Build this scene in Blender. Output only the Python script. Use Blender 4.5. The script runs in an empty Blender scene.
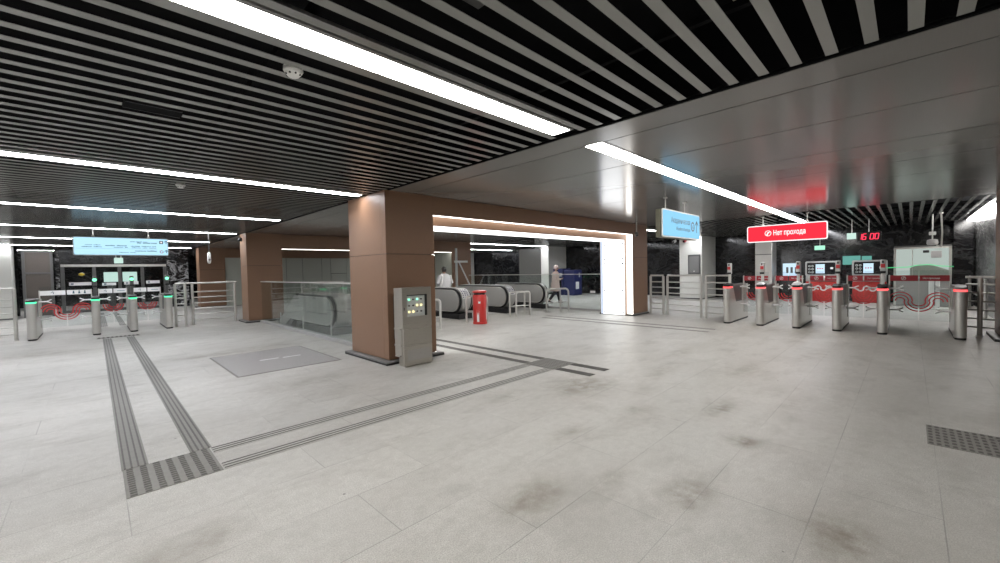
import bpy, bmesh, math, random
from mathutils import Vector, Matrix
random.seed(4)
PI = math.pi
SC = bpy.context.scene
COL = SC.collection
ORG = {}

# ------------------------------------------------------------------ materials
def new_mat(name):
    m = bpy.data.materials.new(name); m.use_nodes = True
    nt = m.node_tree; nt.nodes.clear()
    return m, nt
def lnk(nt, a, b): nt.links.new(a, b)
def sock(nt, v, s):
    if hasattr(v, 'is_linked') or hasattr(v, 'node'): nt.links.new(v, s)
    elif v is not None: s.default_value = v
def mth(nt, op, a, b=None, c=None, clamp=False):
    n = nt.nodes.new('ShaderNodeMath'); n.operation = op; n.use_clamp = clamp
    for i, v in enumerate((a, b, c)):
        if v is not None: sock(nt, v, n.inputs[i])
    return n.outputs[0]
def mixc(nt, f, a, b, mode='MIX'):
    n = nt.nodes.new('ShaderNodeMix'); n.data_type = 'RGBA'; n.blend_type = mode
    sock(nt, f, n.inputs[0])
    for v, s in ((a, n.inputs[6]), (b, n.inputs[7])):
        if isinstance(v, tuple): s.default_value = (*v[:3], 1)
        else: nt.links.new(v, s)
    return n.outputs[2]
def noise(nt, vec, scale, detail=2.0, rough=.5, dist=0.0):
    n = nt.nodes.new('ShaderNodeTexNoise'); n.inputs['Scale'].default_value = scale
    n.inputs['Detail'].default_value = detail; n.inputs['Roughness'].default_value = rough
    n.inputs['Distortion'].default_value = dist
    if vec is not None: nt.links.new(vec, n.inputs['Vector'])
    return n.outputs['Fac']
def ramp(nt, f, p0, p1, c0=(0, 0, 0), c1=(1, 1, 1)):
    n = nt.nodes.new('ShaderNodeValToRGB'); e = n.color_ramp.elements
    e[0].position = p0; e[1].position = p1; e[0].color = (*c0, 1); e[1].color = (*c1, 1)
    nt.links.new(f, n.inputs[0]); return n.outputs[0]
def scalevec(nt, vec, s):
    n = nt.nodes.new('ShaderNodeVectorMath'); n.operation = 'MULTIPLY'
    nt.links.new(vec, n.inputs[0]); n.inputs[1].default_value = s
    return n.outputs[0]
def geo(nt): return nt.nodes.new('ShaderNodeNewGeometry').outputs['Position']
def objc(nt): return nt.nodes.new('ShaderNodeTexCoord').outputs['Object']
def principled(nt, col, rough=.5, metal=0., spec=.5, bump=None, bstr=.2, bdist=.01):
    p = nt.nodes.new('ShaderNodeBsdfPrincipled')
    if isinstance(col, tuple): p.inputs['Base Color'].default_value = (*col[:3], 1)
    else: nt.links.new(col, p.inputs['Base Color'])
    sock(nt, rough, p.inputs['Roughness']); p.inputs['Metallic'].default_value = metal
    p.inputs['Specular IOR Level'].default_value = spec
    if bump is not None:
        b = nt.nodes.new('ShaderNodeBump'); b.inputs['Strength'].default_value = bstr
        b.inputs['Distance'].default_value = bdist
        nt.links.new(bump, b.inputs['Height']); nt.links.new(b.outputs[0], p.inputs['Normal'])
    o = nt.nodes.new('ShaderNodeOutputMaterial'); nt.links.new(p.outputs[0], o.inputs[0])
    return p
def M_simple(name, col, rough=.5, metal=0., spec=.5, var=.06, scale=30.):
    m, nt = new_mat(name)
    f = noise(nt, objc(nt), scale, 3)
    c = mixc(nt, f, tuple(max(0, x*(1-var)) for x in col), tuple(x*(1+var) for x in col))
    principled(nt, c, rough, metal, spec)
    return m
def M_emit(name, col, strength, base=None):
    m, nt = new_mat(name)
    e = nt.nodes.new('ShaderNodeEmission'); e.inputs[0].default_value = (*col, 1); e.inputs[1].default_value = strength
    o = nt.nodes.new('ShaderNodeOutputMaterial'); nt.links.new(e.outputs[0], o.inputs[0])
    return m
def M_glass(name, tint, refl=.5, rough=.03):
    m, nt = new_mat(name)
    t = nt.nodes.new('ShaderNodeBsdfTransparent'); t.inputs[0].default_value = (*tint, 1)
    g = nt.nodes.new('ShaderNodeBsdfGlossy'); g.inputs['Roughness'].default_value = rough
    lw = nt.nodes.new('ShaderNodeFresnel'); lw.inputs[0].default_value = 1.45
    f = mth(nt, 'MULTIPLY', lw.outputs[0], refl, clamp=True)
    x = nt.nodes.new('ShaderNodeMixShader'); nt.links.new(f, x.inputs[0])
    nt.links.new(t.outputs[0], x.inputs[1]); nt.links.new(g.outputs[0], x.inputs[2])
    o = nt.nodes.new('ShaderNodeOutputMaterial'); nt.links.new(x.outputs[0], o.inputs[0])
    return m
def M_brushed(name, col, rough=.3, metal=.9, stretch=(2, 2, 120), amp=.12, spec=.5, rv=.12):
    m, nt = new_mat(name)
    v = scalevec(nt, objc(nt), stretch)
    f = noise(nt, v, 3., 3)
    c = mixc(nt, f, tuple(x*(1-amp) for x in col), tuple(x*(1+amp) for x in col))
    r = mth(nt, 'MULTIPLY_ADD', f, rv, rough-rv/2)
    principled(nt, c, r, metal, spec)
    return m

STAINS = [(2.0,1.75,.28,.16,.55),(2.72,1.02,.24,.14,.6),(4.6,1.4,.3,.12,.6),(3.86,.98,.14,.12,.7),(4.0,2.0,.18,.12,.4),
          (3.35,3.4,.35,.18,.3),(4.4,2.95,.5,.32,.62),(5.7,2.5,.5,.12,.45),(2.85,.25,.25,.2,.55),(.3,2.8,.3,.2,.35),
          (-.8,12.2,1.2,.5,.3),(6.6,1.6,.5,.2,.4),(7.3,2.8,.8,.18,.35),(2.1,5.9,.6,.25,.3),(2.2,5.2,.4,.3,.22),(8.3,1.1,.7,.2,.3),
          (10.9,1.6,.5,1.2,.3),(11.4,-.2,.5,.4,.35),(1.5,9.35,.9,.25,.4),(2.6,9.5,.8,.25,.3),(3.0,2.2,.2,.1,.4),(2.5,1.5,.25,.1,.3),(5.3,.9,.3,.1,.3)]
def M_floor():
    m, nt = new_mat('grey_granite_tiles')
    P = geo(nt)
    sp = nt.nodes.new('ShaderNodeSeparateXYZ'); nt.links.new(P, sp.inputs[0])
    T = .5545
    u = mth(nt, 'DIVIDE', mth(nt, 'ADD', sp.outputs[0], 100*T-.105), T)
    v = mth(nt, 'DIVIDE', mth(nt, 'ADD', sp.outputs[1], 100*T-3.735), T)
    def joint(w):
        fr = mth(nt, 'FRACT', w)
        d = mth(nt, 'ABSOLUTE', mth(nt, 'SUBTRACT', fr, .5))
        return mth(nt, 'GREATER_THAN', d, .4945)
    # every other cross joint is missing: the slabs are about 0.55 by 1.1 m
    par = mth(nt, 'GREATER_THAN', mth(nt, 'FRACT', mth(nt, 'MULTIPLY', mth(nt, 'ADD', mth(nt, 'FLOOR', mth(nt, 'ADD', u, .5)), mth(nt, 'FLOOR', v)), .5)), .25)
    ju = mth(nt, 'MULTIPLY', joint(u), par)
    j = mth(nt, 'MAXIMUM', ju, joint(v))
    wn = nt.nodes.new('ShaderNodeTexWhiteNoise'); wn.noise_dimensions = '2D'
    cb = nt.nodes.new('ShaderNodeCombineXYZ')
    sock(nt, mth(nt, 'FLOOR', u), cb.inputs[0]); sock(nt, mth(nt, 'FLOOR', v), cb.inputs[1])
    nt.links.new(cb.outputs[0], wn.inputs['Vector'])
    grain = noise(nt, P, 130., 3, .8)
    grain2 = noise(nt, P, 14., 5, .7)
    big = noise(nt, P, .55, 4, .6, .4)
    streak = noise(nt, scalevec(nt, P, (1.0, 1.9, 1)), 1.5, 6, .68, .2)
    c = mixc(nt, ramp(nt, grain, .38, .62), (.37, .362, .34), (.665, .652, .615))
    c = mixc(nt, mth(nt, 'MULTIPLY', ramp(nt, grain2, .4, .62), .34), c, (.36, .345, .32))
    c = mixc(nt, mth(nt, 'MULTIPLY', wn.outputs[0], .24), c, (.36, .35, .33))
    c = mixc(nt, mth(nt, 'MULTIPLY', ramp(nt, big, .45, .72), .42), c, (.35, .33, .30))
    c = mixc(nt, mth(nt, 'MULTIPLY', ramp(nt, streak, .50, .72), .45), c, (.28, .265, .24))
    wob = noise(nt, P, 5., 4, .65)
    tot = None
    for (sx, sy, rx, ry, a) in STAINS:
        dx = mth(nt, 'DIVIDE', mth(nt, 'SUBTRACT', sp.outputs[0], sx), rx)
        dy = mth(nt, 'DIVIDE', mth(nt, 'SUBTRACT', sp.outputs[1], sy), ry)
        d = mth(nt, 'ADD', mth(nt, 'MULTIPLY', dx, dx), mth(nt, 'MULTIPLY', dy, dy))
        d = mth(nt, 'EXPONENT', mth(nt, 'MULTIPLY', d, -1.0))
        d = mth(nt, 'MULTIPLY', d, min(.95, a*1.3))
        tot = d if tot is None else mth(nt, 'MAXIMUM', tot, d)
    tot = mth(nt, 'MULTIPLY', tot, mth(nt, 'MULTIPLY_ADD', ramp(nt, wob, .35, .62), .9, .25), clamp=True)
    c = mixc(nt, tot, c, (.185, .158, .118))
    # small scuffs and gum spots
    vo = nt.nodes.new('ShaderNodeTexVoronoi'); vo.inputs['Scale'].default_value = 2.3
    nt.links.new(P, vo.inputs['Vector'])
    spot = mth(nt, 'MULTIPLY', mth(nt, 'LESS_THAN', vo.outputs['Distance'], .028), .75)
    c = mixc(nt, spot, c, (.11, .105, .10))
    jn = mth(nt, 'MULTIPLY', j, mth(nt, 'MULTIPLY_ADD', ramp(nt, noise(nt, P, 1.1, 2), .42, .6), .45, .12))
    c = mixc(nt, jn, c, (.17, .165, .155))
    rg = mth(nt, 'MULTIPLY_ADD', streak, .22, .34)
    principled(nt, c, rg, 0, .34, grain, .08, .004)
    return m
def M_brown():
    m, nt = new_mat('brown_laminate_panel')
    o = geo(nt)
    f = noise(nt, o, 260., 2, .6); g = noise(nt, o, 1.6, 3)
    c = mixc(nt, ramp(nt, f, .38, .62), (.215, .122, .074), (.29, .172, .108))
    c = mixc(nt, mth(nt, 'MULTIPLY', g, .2), c, (.22, .112, .066))
    principled(nt, c, .42, 0, .45)
    return m
def M_marble(name, dark, light, amt, rough=.12):
    m, nt = new_mat(name)
    o = geo(nt)
    n1 = noise(nt, scalevec(nt, o, (.8, .8, 1.4)), 1.3, 6, .65, 1.2)
    n2 = noise(nt, scalevec(nt, o, (1, 1, 2.2)), 3.2, 5, .6, 2.2)
    r = mth(nt, 'ABSOLUTE', mth(nt, 'SUBTRACT', n1, .5))
    vein = mth(nt, 'SUBTRACT', 1.0, mth(nt, 'MULTIPLY', r, 22.), clamp=True)
    cl = ramp(nt, n2, .56, .78)
    k = mth(nt, 'MULTIPLY', mth(nt, 'ADD', mth(nt, 'MULTIPLY', vein, .6), mth(nt, 'MULTIPLY', cl, .7)), amt, clamp=True)
    c = mixc(nt, k, dark, light)
    principled(nt, c, rough, 0, .5)
    return m

MAT = {}
MAT['floor'] = M_floor()
MAT['brown'] = M_brown()
MAT['dark'] = M_simple('black_void', (.006, .006, .007), .9, 0, .1)
MAT['black'] = M_simple('black_rubber', (.012, .012, .013), .45)
MAT['blackgloss'] = M_simple('black_gloss_plastic', (.01, .01, .012), .15)
MAT['slat'] = M_brushed('grey_metal_slat', (.285, .285, .272), .18, .12, (3, 3, 3), .03, .5, .0)
MAT['soffit'] = M_brushed('brushed_grey_soffit', (.215, .207, .197), .175, .12, (1.2, 60, 1.2), .04, .5, .0)
MAT['steel'] = M_brushed('brushed_stainless', (.66, .645, .615), .33, .7, (60, 60, 2), .08, .5, .04)
MAT['steel2'] = M_brushed('satin_stainless_tube', (.60, .59, .56), .38, .75, (8, 8, 8), .04, .5, .0)
MAT['cabinet'] = M_brushed('stainless_cabinet', (.50, .47, .42), .30, .8, (3, 3, 90), .08)
MAT['escsteel'] = M_brushed('satin_escalator_steel', (.44, .435, .42), .36, .35, (3, 3, 3), .02, .5, .03)
MAT['darksteel'] = M_brushed('dark_grey_metal', (.13, .13, .128), .32, .6, (20, 20, 3), .08)
MAT['grate'] = M_brushed('grate_metal', (.45, .44, .435), .42, .2, (20, 20, 3), .08)
MAT['glass'] = M_glass('green_tinted_glass', (.94, .97, .957), .38)
MAT['clear'] = M_glass('clear_gate_glass', (.93, .95, .95), .6)
MAT['lamp'] = M_emit('white_lamp_diffuser', (1., .975, .935), 19.5)
MAT['lampcool'] = M_emit('cool_white_lamp_diffuser', (.95, .96, 1.), 23.)
MAT['strip'] = M_emit('portal_strip_light', (1., .97, .92), 3.4)
MAT['boxlight'] = M_emit('portal_light_panel', (.97, .985, 1.), 2.3)
MAT['boxcool'] = M_emit('portal_side_panel_light', (.72, .82, 1.), .8)
MAT['palepanel'] = M_simple('pale_green_grey_panel', (.48, .50, .44), .35, 0, .5, .03, 2.)
MAT['white'] = M_simple('white_paint', (.72, .72, .70), .4, 0, .5, .03)
MAT['offwhite'] = M_simple('offwhite_cladding', (.66, .66, .62), .35, 0, .5, .04, 2.)
MAT['grey'] = M_simple('mid_grey_paint', (.20, .20, .195), .45)
MAT['wallgrey'] = M_simple('grey_wall', (.30, .29, .28), .6)
MAT['marble'] = M_marble('black_veined_marble', (.007, .007, .008), (.15, .15, .15), .36)
MAT['marble2'] = M_marble('grey_veined_marble', (.11, .11, .112), (.46, .46, .455), .9, .2)
MAT['marble3'] = M_marble('white_patched_black_marble', (.012, .012, .013), (.62, .62, .62), 1.3, .2)
MAT['tactile'] = M_simple('worn_tactile_strip', (.225, .217, .20), .55, 0, .4, .16, 18.)
MAT['tactiled'] = M_simple('dark_tactile_ridge', (.125, .12, .112), .6, 0, .3, .3, 40.)
MAT['tactilel'] = M_simple('light_tactile_base', (.43, .42, .395), .5, 0, .4, .12, 30.)
MAT['red'] = M_simple('red_plastic', (.55, .035, .03), .3, 0, .5, .05)
MAT['redband'] = M_simple('dark_red_film', (.36, .018, .03), .35, 0, .5, .03)
MAT['redstripe'] = M_simple('red_stripe_film', (.62, .04, .045), .4, 0, .5, .04)
MAT['whitefilm'] = M_simple('white_film', (.78, .78, .78), .45, 0, .5, .02)
MAT['greyfilm'] = M_simple('light_grey_film', (.55, .57, .56), .45, 0, .5, .02)
MAT['bluesign'] = M_emit('blue_sign_face', (.27, .60, .86), 1.0)
MAT['palebluesign'] = M_emit('pale_blue_sign_face', (.44, .72, .90), 1.05)
MAT['redsign'] = M_emit('red_sign_face', (.90, .028, .05), 1.15)
MAT['whitelit'] = M_emit('white_lit_lettering', (1, .97, .97), 1.0)
MAT['ink'] = M_simple('dark_sign_ink', (.03, .09, .13), .5)
MAT['inkpale'] = M_simple('pale_sign_ink', (.12, .22, .30), .5)
MAT['signcase'] = M_simple('olive_grey_sign_case', (.20, .19, .14), .4, .2)
MAT['ledred'] = M_emit('red_led_band', (1., .10, .10), 1.7)
MAT['leddig'] = M_emit('red_led_digits', (1., .05, .10), 1.6)
MAT['ledgreen'] = M_emit('green_led_band', (.10, 1., .45), 1.5)
MAT['lamp_green'] = M_emit('green_indicator', (.25, 1., .55), 1.6)
MAT['lamp_yellow'] = M_emit('yellow_indicator', (1., .83, .35), 1.6)
MAT['green_reflection'] = M_emit('green_led_reflection', (.12, .80, .32), .75)  # glow colour of the LED reflection on the booth glass
MAT['exitlit'] = M_emit('pale_green_exit_sign', (.45, .95, .70), .9)
MAT['mintlit'] = M_emit('mint_white_lit_panel', (.70, .95, .86), .75)
MAT['teallit'] = M_emit('teal_lit_plate', (.16, .46, .40), .7)
MAT['screen'] = M_emit('pale_blue_screen', (.60, .78, .95), .95)
MAT['boothlit'] = M_emit('booth_interior_light', (.78, .86, .80), .55)
MAT['navy'] = M_simple('navy_blue_paint', (.018, .024, .11), .35)
MAT['skin'] = M_simple('skin', (.52, .31, .22), .55)
MAT['hair'] = M_simple('dark_hair', (.012, .010, .009), .5)
MAT['greycloth'] = M_simple('light_grey_cloth', (.55, .55, .56), .85, 0, .2, .15, 25.)
MAT['pinkcloth'] = M_simple('pale_pink_cloth', (.74, .58, .54), .85, 0, .2, .08, 25.)
MAT['darkcloth'] = M_simple('dark_trousers', (.02, .02, .024), .85)
MAT['yellow'] = M_simple('yellow_sticker', (.75, .55, .04), .4)
MAT['meshpanel'] = M_simple('brown_grey_mesh_panel', (.10, .085, .075), .5, .2, .4, .3, 60.)

# ------------------------------------------------------------------ mesh builder
_txt = {}
def text_data(body, bold=False):
    if (body, bold) not in _txt:
        c = bpy.data.curves.new('t', 'FONT'); c.body = body; c.resolution_u = 2
        if bold: c.offset = .018
        o = bpy.data.objects.new('t', c); COL.objects.link(o)
        dg = bpy.context.evaluated_depsgraph_get(); dg.update()
        me = bpy.data.meshes.new_from_object(o.evaluated_get(dg))
        vs = [tuple(v.co[:2]) for v in me.vertices]; fs = [tuple(p.vertices) for p in me.polygons]
        bpy.data.objects.remove(o); bpy.data.curves.remove(c); bpy.data.meshes.remove(me)
        _txt[(body, bold)] = (vs, fs)
    return _txt[(body, bold)]
class MB:
    def __init__(s): s.v = []; s.f = []
    def add(s, vs, fs):
        b = len(s.v); s.v += [tuple(x) for x in vs]; s.f += [tuple(i+b for i in f) for f in fs]; return s
    def box(s, x0, x1, y0, y1, z0, z1):
        return s.add([(x0,y0,z0),(x1,y0,z0),(x1,y1,z0),(x0,y1,z0),(x0,y0,z1),(x1,y0,z1),(x1,y1,z1),(x0,y1,z1)],
                     [(0,3,2,1),(4,5,6,7),(0,1,5,4),(1,2,6,5),(2,3,7,6),(3,0,4,7)])
    def prism(s, poly, o, u, v, d):
        """poly in (u,v) extruded along vector d"""
        o, u, v, d = map(Vector, (o, u, v, d)); n = len(poly)
        a = [o+u*p[0]+v*p[1] for p in poly]; b = [p+d for p in a]
        fs = [tuple(range(n-1, -1, -1)), tuple(range(n, 2*n))] + [(i, (i+1) % n, n+(i+1) % n, n+i) for i in range(n)]
        return s.add(a+b, fs)
    def tube(s, pts, r, n=10, cap=True):
        pts = [Vector(p) for p in pts]; rs = r if isinstance(r, (list, tuple)) else [r]*len(pts)
        rings = []; up = None
        for i, p in enumerate(pts):
            t = (pts[min(i+1, len(pts)-1)]-pts[max(i-1, 0)]).normalized()
            if up is None or abs(up.dot(t)) > .95: up = Vector((0,0,1)) if abs(t.z) < .9 else Vector((1,0,0))
            a = t.cross(up).normalized(); b = a.cross(t).normalized(); up = b
            rings.append([p+a*math.cos(2*PI*k/n)*rs[i]+b*math.sin(2*PI*k/n)*rs[i] for k in range(n)])
        vs = [q for g in rings for q in g]; fs = []
        for i in range(len(pts)-1):
            for k in range(n):
                fs.append((i*n+k, i*n+(k+1) % n, (i+1)*n+(k+1) % n, (i+1)*n+k))
        if cap: fs += [tuple(range(n-1, -1, -1)), tuple(range((len(pts)-1)*n, len(pts)*n))]
        return s.add(vs, fs)
    def cyl(s, x, y, z0, z1, r, n=20, r2=None): return s.tube([(x,y,z0),(x,y,z1)], [r, r if r2 is None else r2], n)
    def lathe(s, x, y, prof, n=24):
        vs = []; fs = []
        for (r, z) in prof:
            vs += [(x+r*math.cos(2*PI*k/n), y+r*math.sin(2*PI*k/n), z) for k in range(n)]
        for i in range(len(prof)-1):
            for k in range(n): fs.append((i*n+k, i*n+(k+1) % n, (i+1)*n+(k+1) % n, (i+1)*n+k))
        fs += [tuple(range(n-1, -1, -1)), tuple(range((len(prof)-1)*n, len(prof)*n))]
        return s.add(vs, fs)
    def text(s, body, o, u, v, size, align='L', bold=False, width=None):
        vs, fs = text_data(body, bold)
        if not vs: return s
        x0 = min(p[0] for p in vs); x1 = max(p[0] for p in vs)
        kx = size if width is None else width/(x1-x0)
        off = {'L': x0, 'C': (x0+x1)/2, 'R': x1}[align]
        o, u, v = map(Vector, (o, u, v))
        return s.add([o+u*((p[0]-off)*kx)+v*(p[1]*size) for p in vs], fs)
    def arc(s, o, u, v, r, w, a0, a1, n=16, d=None):
        """flat ring sector of mean radius r and width w, given a small depth along d"""
        pts = [((r+w/2)*math.cos(a0+(a1-a0)*i/n), (r+w/2)*math.sin(a0+(a1-a0)*i/n)) for i in range(n+1)]
        pin = [((r-w/2)*math.cos(a0+(a1-a0)*i/n), (r-w/2)*math.sin(a0+(a1-a0)*i/n)) for i in range(n+1)]
        o, u, v = map(Vector, (o, u, v))
        vs = [o+u*p[0]+v*p[1] for p in pts]+[o+u*p[0]+v*p[1] for p in pin]
        return s.add(vs, [(i, i+1, n+2+i, n+1+i) for i in range(n)])
    def build(s, name, mat, parent=None, org=None, bevel=0, smooth=35, kind=None, segs=2):
        o0 = Vector(org) if org is not None else (ORG[parent.name] if parent is not None else Vector((0,0,0)))
        me = bpy.data.meshes.new(name)
        me.from_pydata([tuple(Vector(p)-o0) for p in s.v], [], s.f); me.update()
        me.materials.append(MAT[mat] if isinstance(mat, str) else mat)
        if smooth:
            me.polygons.foreach_set('use_smooth', [True]*len(me.polygons))
            me.set_sharp_from_angle(angle=math.radians(smooth))
        o = bpy.data.objects.new(name, me); COL.objects.link(o)
        if parent is not None: o.parent = parent
        else: o.location = o0
        ORG[o.name] = o0
        if bevel:
            b = o.modifiers.new('bevel', 'BEVEL'); b.width = bevel; b.segments = segs; b.limit_method = 'ANGLE'
        if kind: o['kind'] = kind
        return o
def rrect(w, h, r, n=5):
    out = []
    for cx, cy, a in ((w-r, r, -PI/2), (w-r, h-r, 0), (r, h-r, PI/2), (r, r, PI)):
        for i in range(n+1): out.append((cx+r*math.cos(a+PI/2*i/n), cy+r*math.sin(a+PI/2*i/n)))
    return out
def thing(name, label, cat, loc=(0,0,0), group=None):
    o = bpy.data.objects.new(name, None); COL.objects.link(o); o.location = loc
    o.empty_display_size = .1
    o['label'] = label; o['category'] = cat
    if group: o['group'] = group
    ORG[o.name] = Vector(loc); return o
def tag(o, label, cat, group=None):
    o['label'] = label; o['category'] = cat
    if group: o['group'] = group
    return o
def struct(mb, name, mat, **k): return mb.build(name, mat, kind='structure', **k)

X_, Y_, Z_ = (1,0,0), (0,1,0), (0,0,1)
CZ = 2.83            # height of the slats and of the soffit
LIGHTS = [2.41+4.28*k for k in range(-2, 7)]
PITCH = .187

# ------------------------------------------------------------------ camera
f_px, yaw, pitch, roll = 407.958, .782792, -.028424, .0208689
fw = Vector((math.sin(yaw)*math.cos(pitch), math.cos(yaw)*math.cos(pitch), math.sin(pitch)))
rt = Vector((math.cos(yaw), -math.sin(yaw), 0)); dn = fw.cross(rt)
r2 = rt*math.cos(roll)+dn*math.sin(roll); d2 = -rt*math.sin(roll)+dn*math.cos(roll)
cam = bpy.data.cameras.new('camera'); co = bpy.data.objects.new('camera', cam); COL.objects.link(co)
m3 = Matrix((r2, -d2, -fw)).transposed()
co.matrix_world = Matrix.Translation((0, 0, 1.5)) @ m3.to_4x4()
cam.sensor_width = 36; cam.lens = f_px/1000*36; cam.clip_start = .05
SC.camera = co
w = bpy.data.worlds.new('world'); SC.world = w; w.use_nodes = True
w.node_tree.nodes['Background'].inputs[0].default_value = (.01, .01, .011, 1)

# ------------------------------------------------------------------ the shell
HX0, HX1, HY0, HY1 = 3.95, 12.3, 12.2, 14.55        # stair well of the escalators
b = MB()
b.box(-6, HX0, -6, 33, -.12, 0); b.box(HX1, 22, -6, 33, -.12, 0)
b.box(HX0, HX1, -6, HY0, -.12, 0); b.box(HX0, HX1, HY1, 33, -.12, 0)
struct(b, 'floor', 'floor', smooth=0)
b = MB(); b.box(HX0-.1, HX1+.1, HY0-.2, HY1+2.5, -3.1, -3.0); b.box(HX0-.1, HX0, HY0-.2, HY1+2.5, -3, -.12)
b.box(HX1, HX1+.1, HY0-.2, HY1+2.5, -3, -.12); b.box(HX0, HX1, HY0-.2, HY0-.1, -3, -.12); b.box(HX0, HX1, HY1+2.4, HY1+2.5, -3, -.12)
struct(b, 'wall_shaft', 'wallgrey', smooth=0)
b = MB(); b.box(-6.1, 22.1, -6.1, 33.1, 3.45, 3.55)
b.box(3.43, 3.46, -6, 33, 2.86, 3.45)
b.box(12.98, 13.0, -6, 33, 2.86, 3.45)
struct(b, 'ceiling', 'dark', smooth=0)
b = MB(); b.box(-6.1, -6, -6, 33, 0, 3.45); struct(b, 'wall_left', 'wallgrey', smooth=0)
b = MB(); b.box(-6.1, 22, -6.1, -6, 0, 3.45); struct(b, 'wall_back', 'wallgrey', smooth=0)
b = MB(); b.box(-6.1, 22, 33, 33.1, 0, 3.45); struct(b, 'wall_far', 'marble', smooth=0)
b = MB(); b.box(20.9, 21, -1.5, 33, 0, 3.45); struct(b, 'wall_right', 'marble', smooth=0)
b = MB(); b.box(15.0, 21, -1.6, -1.5, 0, 3.45); b.box(14.9, 15.0, -6, -1.5, 0, 3.45); struct(b, 'wall_side', 'marble2', smooth=0)

def slats(x0, x1, lights, ylo, yhi, cut=None):
    b = MB(); ys = []
    for i, L in enumerate(lights):
        for k in range(22): ys.append(L+.17+PITCH*k)
    ys += [lights[0]-.17-PITCH*k for k in range(40)]
    for y in ys:
        if not (ylo < y < yhi): continue
        spans = [(x0, x1)]
        if cut and abs(y-cut[2]) < PITCH/2: spans = [(x0, cut[0]), (cut[1], x1)]
        for a, c in spans:
            b.box(a, c, y-.0325, y+.0325, CZ, CZ+.003)
    return b, ys
b, ys = slats(-6, 3.385, LIGHTS, -6, 32.9, (.2, .565, LIGHTS[2]+.17+PITCH*9))
struct(b, 'ceiling_slats', 'slat', smooth=0)
b, _ = slats(13.08, 20.9, LIGHTS, -1.45, 32.9)
struct(b, 'ceiling_slats', 'slat', smooth=0)
# carriers, cable trays and ducts above the slats
b = MB()
for x in (-4.5, -2.7, -.9, .9, 2.6): b.box(x-.02, x+.02, -6, 33, CZ+.10, CZ+.14)
for x in (13.6, 15.4, 17.2, 19): b.box(x-.02, x+.02, -1.4, 33, CZ+.10, CZ+.14)
struct(b, 'ceiling_carrier', 'dark', smooth=0)
b = MB(); b.box(1.35, 1.75, -5.5, 1.9, 3.12, 3.36)
for k in range(9): b.box(1.33, 1.77, -5.4+k*.85, -5.36+k*.85, 3.10, 3.38)
tag(b.build('air_duct', 'darksteel', org=(1.55, -1.8, 3.1), smooth=0), 'grey metal air duct glimpsed through the slats above the near ceiling', 'duct')
b = MB(); b.tube([(1.2, .70, 3.0), (2.62, .70, 3.0), (2.7, .70, 3.06), (2.7, .70, 3.44)], .016)
tag(b.build('conduit', 'greyfilm', org=(2, .7, 3.0)), 'pale conduit pipe in the gap between ceiling slats', 'pipe')

# soffit panels
PX = [3.455, 3.87, 4.95, 6.3, 7.62, 8.93, 10.25, 11.6, 12.98]
b = MB()
for a, c in zip(PX[:-1], PX[1:]): b.box(a+.008, c-.008, -6, 33, CZ, CZ+.004)
struct(b, 'ceiling_soffit', 'soffit', smooth=0)
b = MB(); b.box(3.44, 12.985, -6, 33, CZ+.006, CZ+.02); struct(b, 'ceiling_backing', 'dark', smooth=0)

# ------------------------------------------------------------------ linear lights
def linear(x0, x1, y, label, mat='lamp', step=1.895, drop=.004, hang=False):
    t = thing('linear_light', label, 'ceiling light', ((x0+x1)/2, y, CZ), 'white linear ceiling lights')
    fr = MB()
    fr.box(x0-.012, x1+.012, y-.132, y-.101, CZ-drop, CZ+.07); fr.box(x0-.012, x1+.012, y+.101, y+.132, CZ-drop, CZ+.07)
    fr.box(x1, x1+.012, y-.116, y+.116, CZ-drop, CZ+.07); fr.box(x0-.012, x0, y-.116, y+.116, CZ-drop, CZ+.07)
    fr.box(x0, x1, y-.1, y+.1, CZ+.03, CZ+.07)
    fr.build('frame', 'slat', t, smooth=0)
    xe = x1
    while xe > x0+.05:
        xs = max(x0, xe-step)
        d = MB(); d.box(xs+.008, xe-.008, y-.1, y+.1, CZ-drop, CZ+.02); d.build('diffuser', mat, t, smooth=0)
        xe = xs
    return t
names = {2: 'bright ceiling light nearest the viewer, above the round smoke detector',
         3: 'second linear light back, ending at the big brown pillar top',
         4: 'third linear light back, crossing above the blue overhead sign on the left',
         5: 'fourth linear light back, just above the blue overhead sign',
         6: 'fifth linear light back, ending before the far brown pillar',
         7: 'sixth linear light back in the left hall, behind the blue overhead sign',
         8: 'farthest linear light of the left hall, beyond the glass doors'}
for i, L in enumerate(LIGHTS):
    if i < 1: continue
    linear(-5.9, 3.29, L, names.get(i, 'linear ceiling light over the near end of the left hall'), 'lamp' if i < 3 else 'lampcool')
linear(5.4, 11.2, LIGHTS[4], 'added linear light, out of view in the metal ceiling, brightening the escalators', 'lamp')  # extra lamp hidden from view, added to brighten the escalators
linear(3.85, 12.95, 2.41, 'long linear light recessed in the smooth metal ceiling, running toward the red sign', 'lamp')
for i, L in enumerate(LIGHTS):
    if i < 2: continue
    lab = ['', '', 'linear light of the right hall continuing behind the red sign', 'linear light glimpsed between brown pillar and small blue sign',
           'linear light in the far hall over the walking woman', 'upper of the two linear lights seen through the portal',
           'lower of the two linear lights seen through the portal', 'linear light near the far end of the right hall', 'last linear light at the far end of the right hall'][i]
    linear(13.1 if i != 3 else 14.0, 20.6, L, lab, 'lampcool')
b = MB(); b.box(15.1, 20.8, -1.49, -1.31, CZ-.05, CZ-.01)
tag(b.build('cove_light', 'lamp', org=(18, -1.4, CZ-.04), smooth=0), 'cove light along the top of the grey marble wall at right', 'ceiling light')

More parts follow.
